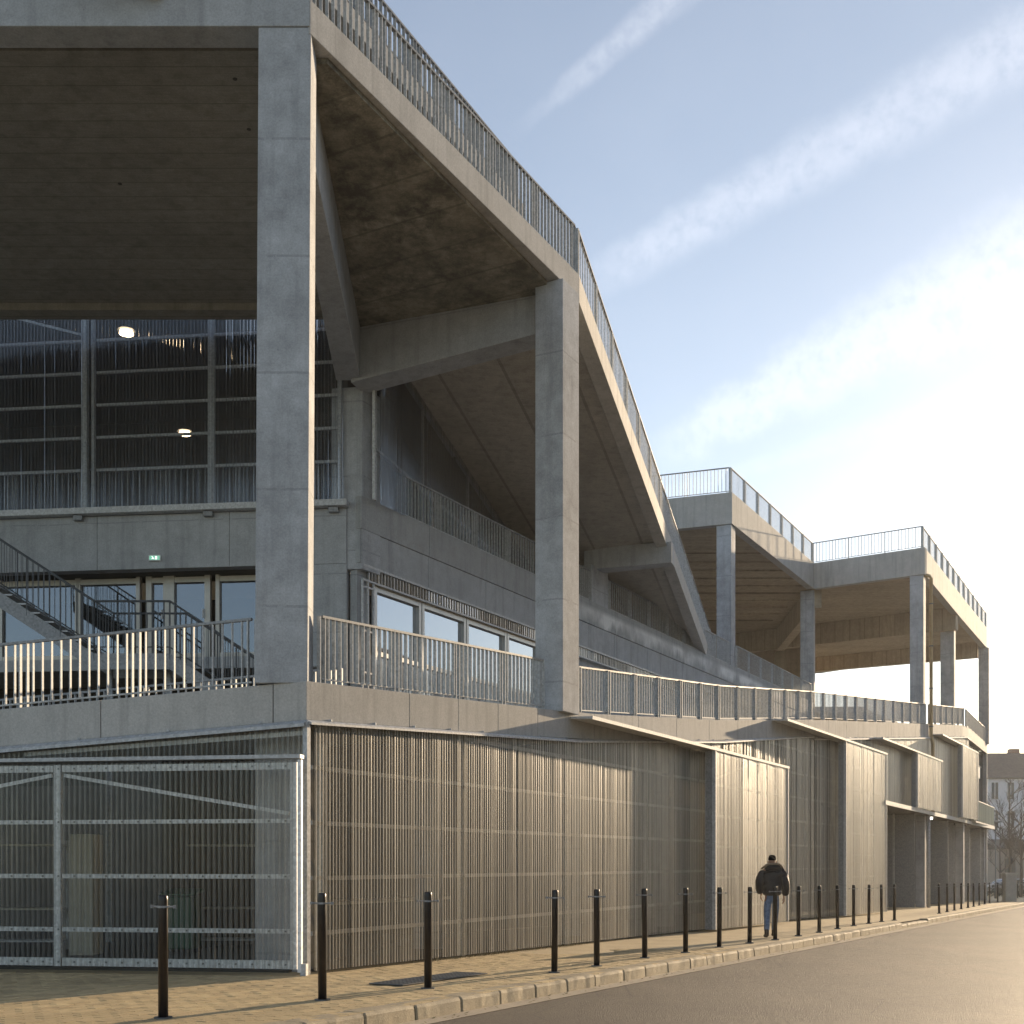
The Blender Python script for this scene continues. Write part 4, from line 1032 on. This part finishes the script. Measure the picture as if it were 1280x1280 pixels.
# ------------------------------------------------------------------ things behind the gate and cladding
def simple(name, label, cat, boxes, mat, loc, group=None):
    mb = MB()
    for b in boxes: mb.box(*b)
    o = build(name, mb, mat, None, loc, bevel=.008); tag(o, label, cat, group); return o
cab = plain('cream_cabinet_paint', (.42,.39,.31), .5)
x, y = (102-640)/1500*19.6, 19.6
cb = thing('storage_cabinet', 'tall cream cabinet standing behind the gate, seen through the clear sheets', 'cabinet', (x,y,gz(17)))
mb = MB(); mb.box(x-.2,x+.2,y,y+.45,gz(17)+.02,gz(17)+2.0); build('carcass', mb, cab, cb, bevel=.01)
mb = MB(); mb.box(x-.19,x-.005,y-.025,y-.002,gz(17)+.08,gz(17)+1.96); build('door', mb, cab, cb); mb = MB(); mb.box(x+.005,x+.19,y-.025,y-.002,gz(17)+.08,gz(17)+1.96); build('door', mb, cab, cb)
x, y = (222-640)/1500*19.8, 19.8
wb = thing('wheeled_bin', 'green wheeled bin behind the gate, seen through the clear sheets', 'bin', (x,y,gz(17)))
mb = MB(); mb.prism([V(x-.25,y),V(x+.25,y),V(x+.25,y+.55),V(x-.25,y+.55)], gz(17)+.1, gz(17)+.98)
build('tub', mb, plain('green_bin_plastic', (.02,.08,.04), .5), wb, bevel=.03)
mb = MB(); mb.prism([V(x-.29,y-.05),V(x+.29,y-.05),V(x+.29,y+.6),V(x-.29,y+.6)], [gz(17)+.985,gz(17)+.985,gz(17)+1.04,gz(17)+1.04], [gz(17)+1.02,gz(17)+1.02,gz(17)+1.1,gz(17)+1.1]); build('lid', mb, plain('green_bin_lid', (.025,.10,.05), .5), wb, bevel=.01)
for sx in (-.2,.2):
    mb = MB(); mb.tube([(x+sx-.03,y+.5,gz(17)+.12),(x+sx+.03,y+.5,gz(17)+.12)], .1, 12); build('wheel', mb, M['dark'], wb)
def shelf(px, d, w, label):
    x = (px-640)/1500*d; z0 = gz(17)+.02; s_ = thing('shelving', label, 'shelf', (x,d,z0))
    for dx in (-w/2,w/2):
        for dy in (0,.4):
            mb = MB(); mb.box(x+dx-.02,x+dx+.02,d+dy-.02,d+dy+.02,z0,z0+1.9); build('upright', mb, M['galv'], s_)
    for k in range(4):
        mb = MB(); mb.box(x-w/2+.021,x+w/2-.021,d-.02,d+.42,z0+.15+.55*k,z0+.18+.55*k); build('shelf_board', mb, cab if k % 2 else M['galv'], s_)
    return s_
shelf(270,21.0,1.6,'open metal shelving behind the gate, right of the green bin')
shelf(30,20.6,1.2,'open metal shelving behind the gate, left of the cream cabinet')
mb = MB(); 
tb = thing('workbench', 'long workbench behind the corrugated cladding near the corner', 'bench', (W(21,3).x,W(21,3).y,gz(21)))
a, b = W(19.3,2.6), W(23.5,2.6); mb.prism([a,b,b-SN.xy*.7,a-SN.xy*.7], gz(21)+.84, gz(21)+.9); build('top', mb, cab, tb)
for yv, oo in ((19.4,2.7),(23.3,2.7),(19.4,3.2),(23.3,3.2)):
    mb = MB(); p = W(yv,oo); mb.bar((p.x,p.y,gz(21)-.03),(p.x,p.y,gz(21)+.84),.06,.06,SD); build('leg', mb, M['galv'], tb)

# ------------------------------------------------------------------ person walking away
def skinned(name, pts, edges, radii, mat, parent, origin, sub=2, root=0):
    me = D.meshes.new(name); me.from_pydata([Vector(p)-Vector(origin) for p in pts], edges, []); me.update(); me.materials.append(mat)
    o = link(name, me, parent, origin)
    sk = o.modifiers.new('skin', 'SKIN'); sk.use_smooth_shade = True; sk.branch_smoothing = .6
    for i, r_ in enumerate(radii):
        v = me.skin_vertices[0].data[i]; v.radius = (r_, r_) if not hasattr(r_, '__len__') else r_; v.use_root = (i == root)
    if sub: ss = o.modifiers.new('sub', 'SUBSURF'); ss.levels = sub; ss.render_levels = sub
    return o
pd = 26.9; pxx = (965.5-640)/1500*pd; pz = gz(pd)
person = thing('person', 'person in a dark padded jacket, black cap and blue jeans walking away along the pavement', 'person', (pxx,pd,pz))
def pp(x, y, z): return V(pxx+x*1.04, pd+y*1.04, pz+z*1.07)
skin = plain('skin', (.30,.17,.11), .55); jacket = plain('black_padded_jacket', (.024,.023,.024), .45, 0, .3, 20, .5, .9)
jeans = plain('blue_denim', (.17,.23,.34), .8, 0, .35, 18, .2, .3); boot = plain('brown_boots', (.05,.035,.025), .6); knit = plain('black_knit', (.012,.011,.011), .9, 0, .3, 60, .1, .8)
fur = plain('grey_fur_trim', (.26,.22,.17), .9, 0, .5, 60, .1, 1)
# body: pelvis, spine, neck, head; arms with hands, legs with feet
J = [(-.01,0,.94),(-.01,0,1.08),(-.01,.01,1.28),(-.01,.02,1.42),(-.005,.03,1.48),(.0,.04,1.54),(.005,.055,1.62),(.005,.06,1.70),
     (-.19,.01,1.40),(-.25,-.03,1.15),(-.23,.06,.96),(-.225,.10,.87),      # left arm, hand in pocket
     (.17,.02,1.40),(.235,-.06,1.13),(.26,.05,.90),(.27,.08,.81),          # right arm
     (-.10,.0,.90),(-.125,-.04,.50),(-.16,-.20,.10),(-.17,-.08,.03),       # left leg trailing
     (.085,.0,.90),(.09,.12,.52),(.075,.20,.12),(.08,.33,.04)]             # right leg forward
Ed = [(0,1),(1,2),(2,3),(3,4),(4,5),(5,6),(6,7),(3,8),(8,9),(9,10),(10,11),(3,12),(12,13),(13,14),(14,15),(0,16),(16,17),(17,18),(18,19),(0,20),(20,21),(21,22),(22,23)]
Rr = [(.15,.11),(.13,.10),(.15,.11),(.12,.09),.055,.06,(.078,.095),(.06,.075),.055,.042,.030,(.040,.018),.055,.042,.030,(.040,.018),.085,.058,.042,.04,.085,.058,.042,.04]
skinned('body', [pp(*p) for p in J], Ed, Rr, skin, person, pp(0,0,0))
# five fingers and thumb-side on each hand, curled
for sx, hx, hy, hz in ((-1,-.225,.10,.87),(1,.27,.08,.81)):
    vs = []; es = []; rs = []
    for f in range(4):
        ox = (f-1.5)*.019; l_ = (.07,.08,.076,.06)[f]; b_ = len(vs)
        vs += [pp(hx+.004*sx,hy+ox,hz+.0),pp(hx+.0,hy+ox,hz-.045),pp(hx-.012*sx,hy+ox,hz-.045-l_*.5),pp(hx-.035*sx,hy+ox,hz-.045-l_*.85)]
        es += [(b_,b_+1),(b_+1,b_+2),(b_+2,b_+3)]; rs += [.009,.009,.008,.007]
        if f: es.append((b_-4,b_))
    b_ = len(vs); vs += [pp(hx,hy+.04,hz+.01),pp(hx-.015*sx,hy+.062,hz-.02),pp(hx-.02*sx,hy+.064,hz-.05)]; es += [(b_-4,b_),(b_,b_+1),(b_+1,b_+2)]; rs += [.010,.010,.008]
    skinned('hand', vs, es, rs, skin, person, pp(hx,hy,hz), 1)
# jacket: puffed, with horizontal quilting from alternating radii
tj = [(-.01,0,.86),(-.01,0,.93),(-.01,0,.99),(-.01,0,1.05),(-.01,.0,1.11),(-.01,.005,1.17),(-.01,.01,1.23),(-.01,.01,1.29),(-.01,.015,1.35),(-.01,.02,1.42),(0,.02,1.475)]
rj = [(.19,.15),(.245,.19),(.225,.17),(.26,.195),(.235,.18),(.27,.20),(.245,.185),(.27,.195),(.25,.175),(.21,.15),(.12,.10)]
n0 = len(tj); vs = [pp(*p) for p in tj]; es = [(i,i+1) for i in range(n0-1)]; rs = list(rj)
for sx, arm in ((-1,[(-.20,.01,1.385),(-.255,-.01,1.28),(-.285,-.035,1.16),(-.285,-.0,1.05),(-.265,.05,.97),(-.25,.08,.92)]),(1,[(.18,.01,1.385),(.235,-.02,1.27),(.265,-.05,1.15),(.285,-.02,1.03),(.29,.03,.94),(.285,.06,.87)])):
    b_ = len(vs); vs += [pp(*p) for p in arm]; rs += [.115,.10,.11,.09,.095,.060]; es += [(9,b_)]+[(b_+i,b_+i+1) for i in range(5)]
skinned('jacket', vs, es, rs, jacket, person, pp(0,0,.9))
# hood lying on the back with a fur edge
vs = [pp(x,y,z) for x, y, z in ((-.17,.02,1.47),(-.11,-.08,1.48),(0,-.11,1.485),(.11,-.08,1.48),(.16,.02,1.47))]
skinned('hood', vs, [(0,1),(1,2),(2,3),(3,4)], [.06,.08,.09,.08,.06], jacket, person, pp(0,0,1.45))
vs = [pp(x,y,z) for x, y, z in ((-.23,.05,1.44),(-.21,-.07,1.47),(-.12,-.16,1.535),(0,-.18,1.545),(.12,-.16,1.535),(.20,-.07,1.46),(.22,.05,1.42))]
skinned('fur_trim', vs, [(i,i+1) for i in range(6)], [.022,.026,.024,.022,.024,.026,.022], fur, person, pp(0,0,1.45))
# jeans
vs = [pp(*p) for p in ((-.01,0,.96),(-.01,0,.88),(-.10,.0,.80),(-.115,-.02,.64),(-.128,-.045,.50),(-.145,-.13,.30),(-.165,-.195,.12),(.085,.02,.80),(.09,.08,.64),(.09,.12,.52),(.085,.165,.30),(.078,.20,.13))]
skinned('jeans', vs, [(0,1),(1,2),(2,3),(3,4),(4,5),(5,6),(1,7),(7,8),(8,9),(9,10),(10,11)], [(.155,.12),(.16,.125),.105,.090,.078,.068,.066,.105,.090,.078,.068,.066], jeans, person, pp(0,0,.5))
for (hx,hy,toe) in ((-.165,-.20,(-.175,-.04)),(.078,.205,(.085,.36))):
    vs = [pp(hx,hy,.20),pp(hx,hy-.01,.10),pp(hx,hy-.01,.05),pp((hx+toe[0])/2,(hy+toe[1])/2,.045),pp(toe[0],toe[1],.04)]
    skinned('boot', vs, [(0,1),(1,2),(2,3),(3,4)], [.062,.058,(.052,.05),(.05,.045),(.045,.036)], boot, person, pp(hx,hy,0))
# cap, ears, nose and eyes (the face looks away from the viewer)
vs = [pp(.005,.045,1.60),pp(.005,.05,1.65),pp(.005,.052,1.70),pp(.005,.052,1.735)]
skinned('knit_cap', vs, [(0,1),(1,2),(2,3)], [(.092,.105),(.098,.112),(.085,.098),(.05,.055)], knit, person, pp(0,.05,1.66))
mb = MB(); a = pp(.005,.16,1.58); mb.tube([a+V(0,-.03,.03),a+V(0,.008,-.005),a+V(0,-.01,-.02)], [.008,.016,.012], 8); build('nose', mb, skin, person, smooth=True)
for sx in (-1,1):
    mb = MB(); a = pp(.005+.083*sx,.05,1.58); mb.tube([a+V(0,0,-.03),a+V(.008*sx,0,0),a+V(0,0,.03)], [.008,.015,.010], 8); build('ear', mb, skin, person, smooth=True)
    mb = MB(); a = pp(.005+.032*sx,.142,1.605); mb.tube([a+V(-.01,0,0),a,a+V(.01,0,0)], [.004,.009,.004], 8); build('eye', mb, knit, person)

# ------------------------------------------------------------------ far end of the street
wallw = plain('white_render', (.68,.69,.72), .85, 0, .08, 1.5); roofm = plain('slate_roof', (.10,.085,.075), .7, 0, .3, 3); win = plain('dark_window', (.05,.06,.07), .2)
def at(px, d): return (px-640)/1500*d
far_b = thing('apartment_building', 'pale rendered building with a slate roof at the far end of the street', 'building', (at(1262,132),132,gz(132)))
bx0, bx1 = at(1236,130), at(1236,130)+46
mb = MB(); mb.box(bx0,bx1,130,142,gz(130)-.3,R(9.1)); build('wall', mb, wallw, far_b)
mb = MB(); zr0, zr1 = R(9.1), R(12.2); mb.add([(bx0-.4,129.5,zr0),(bx1+.4,129.5,zr0),(bx1+.4,142.5,zr0),(bx0-.4,142.5,zr0),(bx0+.3,134,zr1),(bx1,134,zr1),(bx1,138,zr1),(bx0+.3,138,zr1)], [(0,1,5,4),(1,2,6,5),(2,3,7,6),(3,0,4,7),(4,5,6,7),(0,3,2,1)])
rf = build('roof', mb, roofm, far_b)
for cxx in (at(1272,134),at(1272,134)+9,at(1272,134)+21):
    mb = MB(); mb.box(cxx-.5,cxx+.5,134.6,135.6,zr1-.4,zr1+.55); build('chimney', mb, plain('chimney_brick', (.22,.13,.10), .8), rf)
for r_ in range(3):
    for k in range(14):
        wx = at(1243,130)+k*1.72; wz = R(6.9-3.1*r_)
        if wx+1 > bx1: continue
        mb = MB(); mb.box(wx-.36,wx+.36,129.9,129.99,wz-.05,wz+1.75); g = build('window', mb, win, far_b)
        mb = MB()
        for (a0,a1,b0_,b1) in ((-.42,-.36,-.1,1.8),(.36,.42,-.1,1.8),(-.36,.36,1.75,1.8),(-.03,.03,0,1.75)): mb.box(wx+a0,wx+a1,129.84,129.98,wz+b0_,wz+b1)
        mb.box(wx-.46,wx+.46,129.76,129.98,wz-.18,wz-.1); build('window_frame', mb, wallw, g)
# lower annexes and garden wall
lowb = thing('low_outbuilding', 'low pale outbuilding in front of the far apartment building', 'building', (at(1266,118),118,gz(118)))
mb = MB(); mb.box(at(1251,118),at(1251,118)+16,118,124,gz(118)-.2,R(1.3)); build('wall', mb, plain('beige_render', (.34,.30,.26), .85), lowb)
mb = MB(); mb.prism([V(at(1250,118),117.6),V(at(1250,118)+16.5,117.6),V(at(1250,118)+16.5,124.4),V(at(1250,118),124.4)], R(1.3), [R(1.45),R(1.45),R(2.4),R(2.4)]); build('roof', mb, roofm, lowb)
for k in range(5):
    mb = MB(); wx = at(1256,118)+k*2.6; mb.box(wx,wx+1.0,117.9,117.99,R(-1.0),R(.4)); build('window', mb, win, lowb)

# bare trees
bark = plain('grey_bark', (.10,.085,.075), .9, 0, .3, 8)
def bare_tree(x, y, h, seed, label):
    rnd = random.Random(seed); t = thing('bare_tree', label, 'tree', (x,y,gz(y)), 'bare winter trees at the end of the street')
    tr = MB(); br = MB(); z0 = gz(y)
    tr.tube([(x,y,z0-.1),(x+.05,y,z0+h*.3),(x+.02,y+.1,z0+h*.55),(x+.05,y,z0+h)], [.16,.11,.07,.015], 8)
    def grow(p, d, l, r_, lev):
        mid_ = p+d*l*.5+V(rnd.uniform(-1,1),rnd.uniform(-1,1),rnd.uniform(-.3,1))*l*.06; q = p+d*l
        br.tube([p,mid_,q], [r_,r_*.8,r_*.5], 4, False)
        if lev <= 0: return
        for k in range(rnd.choice((3,4))):
            f = rnd.uniform(.35,1); s_ = p.lerp(q, f)
            nd = (d+V(rnd.uniform(-1,1),rnd.uniform(-1,1),rnd.uniform(-.1,.8))*.75).normalized()
            grow(s_, nd, l*rnd.uniform(.5,.72), r_*.55, lev-1)
    for k in range(15):
        f = rnd.uniform(.25,.95); a = rnd.uniform(0,6.28); d = V(math.cos(a)*.75,math.sin(a)*.75,rnd.uniform(.5,1)).normalized()
        grow(V(x+.04,y,z0+h*f), d, h*.30*(1.25-f), .045, 3)
    build('trunk', tr, bark, t); build('crown', br, bark, t)
bare_tree(at(1262,100), 100, 9.6, 3, 'tall bare tree before the far white building, between the lamp post and the picture edge')
bare_tree(at(1276,92), 92, 7.2, 5, 'bare tree at the right edge of the picture, in front of the far building')
bare_tree(at(1250,112), 112, 6.6, 9, 'slim bare tree close beside the end of the concrete building')

# street lamp
x = at(1244.5,84); z0 = gz(84)
sl = thing('street_lamp', 'slim dark street lamp with a flat disc head past the end of the building', 'street lamp', (x,84,z0))
mb = MB(); mb.tube([(x,84,z0),(x,84,z0+1),(x,84,R(2.75))], [.09,.06,.045], 10); build('pole', mb, M['steel_dark'], sl, smooth=True)
mb = MB(); mb.tube([(x,84,R(2.75)),(x,84,R(2.8)),(x,84,R(2.88)),(x,84,R(2.92))], [.09,.42,.42,.1], 16); build('lamp_head', mb, M['steel_dark'], sl)
# utility cabinet
x = at(1233.5,74.5)+.6; z0 = gz(74)
uc = thing('utility_cabinet', 'pale street cabinet with a flat cap beside the end of the building', 'cabinet', (x,72.6,z0))
mb = MB(); mb.box(x-.34,x+.34,72.3,72.8,z0-.1,z0+1.65); build('carcass', mb, plain('cabinet_grey', (.45,.45,.42), .6), uc, bevel=.02)
mb = MB(); mb.box(x-.40,x+.40,72.24,72.86,z0+1.652,z0+1.74); build('cap', mb, plain('cabinet_cap', (.5,.5,.47), .6), uc, bevel=.01)
mb = MB(); mb.box(x-.29,x+.29,72.27,72.298,z0+.1,z0+1.55); build('door', mb, plain('cabinet_door', (.42,.42,.40), .5), uc)
# low planting beds
def shrub(x, y, w, h, seed, label):
    rnd = random.Random(seed); mb = MB(); z0 = gz(y)
    for k in range(900):
        a = rnd.uniform(0,6.28); rr = rnd.random()**.5; zz = rnd.random()
        c = V(x+math.cos(a)*rr*w*(1-.3*zz), y+math.sin(a)*rr*w*.6, z0+zz*h*(1-.4*rr)); s_ = rnd.uniform(.04,.09)
        u = V(rnd.uniform(-1,1),rnd.uniform(-1,1),rnd.uniform(-1,1)).normalized(); v = u.orthogonal().normalized()
        mb.add([c-u*s_,c+v*s_*.5,c+u*s_,c-v*s_*.5], [(0,1,2,3)])
    tag(build('shrub', mb, plain('hedge_leaf', (.05,.055,.035), .8, 0, .4), None), label, 'shrub')
for k, (px, d, w, h, lb) in enumerate(((1252,95,1.6,1.2,'low dark shrub beside the street lamp foot'),(1268,97,2.2,1.4,'low dark shrub under the tall bare tree'),(1283,94,2.2,1.3,'low dark shrub at the right edge of the picture'))): shrub(at(px,d),d,w,h,20+k,lb)
# parked cars
def car(x, y, col, label, ang=0):
    t = thing('parked_car', label, 'car', (x,y,gz(y))); z = gz(y)
    paint = plain('car_paint_'+label.split()[0], col, .3, .3)
    def rot(v): c_, s_ = math.cos(ang), math.sin(ang); return V(x+v[0]*c_-v[1]*s_, y+v[0]*s_+v[1]*c_, z+v[2])
    prof = [(-2.0,.35),(-2.05,.75),(-1.2,.92),(-.55,1.38),(.75,1.42),(1.55,.98),(2.0,.88),(2.05,.35)]
    mb = MB(); n_ = len(prof); mb.add([rot((px_,-.82,pz_)) for px_, pz_ in prof]+[rot((px_,.82,pz_)) for px_, pz_ in prof], [tuple(range(n_)),tuple(range(n_,2*n_))[::-1]]+[(i,(i+1)%n_,(i+1)%n_+n_,i+n_) for i in range(n_)]); build('body', mb, paint, t, bevel=.06)
    for side in (-1,1):
        mb = MB(); q = [(-1.0,.95),(-.5,1.30),(.7,1.33),(1.3,.98)]; mb.add([rot((a,.835*side,b)) for a, b in q]+[rot((a,.80*side,b)) for a, b in q], [(0,1,2,3),(4,5,6,7),(0,1,5,4),(1,2,6,5),(2,3,7,6),(3,0,4,7)]); build('window', mb, win, t)
        for wx in (-1.25,1.3):
            mb = MB(); mb.tube([rot((wx,.86*side,.31)),rot((wx,.66*side,.31))], .31, 16); build('wheel', mb, M['dark'], t)
    mb = MB(); mb.add([rot(v) for v in ((-1.18,-.7,.96),(-1.18,.7,.96),(-.60,.62,1.36),(-.60,-.62,1.36))], [(0,1,2,3)]); build('windscreen', mb, win, t)
    for sy in (-.6,.6): mb = MB(); a = rot((-2.07,sy,.68)); mb.box(a.x-.12,a.x+.12,a.y-.06,a.y+.06,a.z-.06,a.z+.06); build('headlight', mb, M['galv_bright'], t)
car(at(1259,104),104,(.5,.5,.52),'silver car parked under the bare trees, left of the other car',.1)
car(at(1272,106),106,(.6,.6,.62),'white car parked under the bare trees, right of the other car',.1)

# ------------------------------------------------------------------ houses on the opposite side of the street (reflected in the windows)
rend = [plain('ochre_render', (.38,.30,.20), .85), plain('grey_render', (.33,.33,.32), .85), plain('brick_render', (.26,.16,.11), .85), plain('cream_render', (.45,.41,.33), .85)]
hs = [(-6,12.5,17.0),(7,14,19.0),(21.5,12,16.6),(34,15,18.6),(49.5,13,17.0)]
hl = ['ochre rendered town house across the street, nearest of the row','grey rendered town house across the street, second and tallest of the row','brick coloured town house across the street, third of the row','cream rendered town house across the street, widest of the row','ochre rendered town house across the street, farthest of the row']
for i, (s0, ln, hh) in enumerate(hs):
    a = V(0,14.3)+SD.xy*s0+SN.xy*22; b = a+SD.xy*ln; z0 = gz(a.y)-.3
    t = thing('town_house', hl[i], 'house', (a.x,a.y,z0), 'houses across the street')
    mb = MB(); mb.prism([a,b,b+SN.xy*9,a+SN.xy*9], z0, hh-2.5); build('wall', mb, rend[i % 4], t)
    mb = MB(); A, B = V(a.x,a.y,hh-2.5), V(b.x,b.y,hh-2.5); r1, r2 = A+SN*4.5+V(0,0,2.5), B+SN*4.5+V(0,0,2.5)
    mb.add([A-SN*.3,B-SN*.3,B+SN*9.3,A+SN*9.3,r1,r2], [(0,1,5,4),(1,2,5),(2,3,4,5),(3,0,4),(0,3,2,1)]); build('roof', mb, roofm, t)
    for fl in range(5):
        for k in range(int(ln/2.6)):
            c = a+SD.xy*(1.4+k*2.6)-SN.xy*.03; zz = z0+1.3+fl*2.7
            if zz+1.5 > hh-2.5: continue
            mb = MB(); mb.bar((c.x,c.y,zz),(c.x,c.y,zz+1.45),1.0,.05,SD); build('window', mb, win, t)

# ------------------------------------------------------------------ winter haze over the whole place
hz = MB(); hz.box(-700,1000,-80,1500,-6,22)
hm = new_mat('pale_winter_haze'); t = NT(hm); pv = t.n('ShaderNodeVolumePrincipled')
pv.inputs['Color'].default_value = (.93,.95,1,1); pv.inputs['Density'].default_value = .00022; pv.inputs['Anisotropy'].default_value = .6
o = t.n('ShaderNodeOutputMaterial'); t.l(pv.outputs[0], o.inputs['Volume'])
build('haze', hz, hm, None, (0,0,-6), kind='stuff')

# ------------------------------------------------------------------ small marks of wear
mb = MB()
for x_, y_ in ((-4.04,17.5),(-4.10,18.7),(-6.6,20.2),(-8.4,18.1)):
    mb.tube([(x_,y_,R(11.42)),(x_,y_,R(11.422)+.003)], .035, 10)
build('tie_hole', mb, M['dark'], BLD)
dry = plain('dry_weed', (.20,.17,.09), .9, 0, .4, 20); rnd = random.Random(4); mb = MB()
for k in range(520):
    yv = rnd.uniform(19,24) if k < 300 else rnd.uniform(16.8,47)
    p = W(yv, -.05-abs(rnd.gauss(0,.06))); h = rnd.uniform(.015,.07); a = rnd.uniform(0,6.28); l_ = rnd.uniform(.02,.08)
    z0 = gz(p.y)+.002; d = V(math.cos(a),math.sin(a),0)
    mb.add([(p.x,p.y,z0),(p.x+d.x*.01-d.y*.006,p.y+d.y*.01+d.x*.006,z0),(p.x+d.x*l_,p.y+d.y*l_,z0+h)], [(0,1,2)])
o = build('weeds', mb, dry, None, kind='stuff'); tag(o, 'dry weeds and leaf litter along the foot of the corrugated cladding', 'weeds')
mb = MB()
for k in range(260):
    q = V(0,14.3,0)+SD*rnd.uniform(-6,40)+SN*(.06+abs(rnd.gauss(0,.10))); s_ = rnd.uniform(.012,.035); a = rnd.uniform(0,6.28); z0 = gz(q.y)-.162
    c_, n_ = math.cos(a)*s_, math.sin(a)*s_
    mb.add([(q.x-c_,q.y-n_,z0),(q.x+n_*.6,q.y-c_*.6,z0+.004),(q.x+c_,q.y+n_,z0+rnd.uniform(.004,.02)),(q.x-n_*.6,q.y+c_*.6,z0+.006)], [(0,1,2,3)])
o = build('leaf_litter', mb, dry, None, kind='stuff'); tag(o, 'scattered dry leaves lying in the gutter below the kerb', 'leaves')
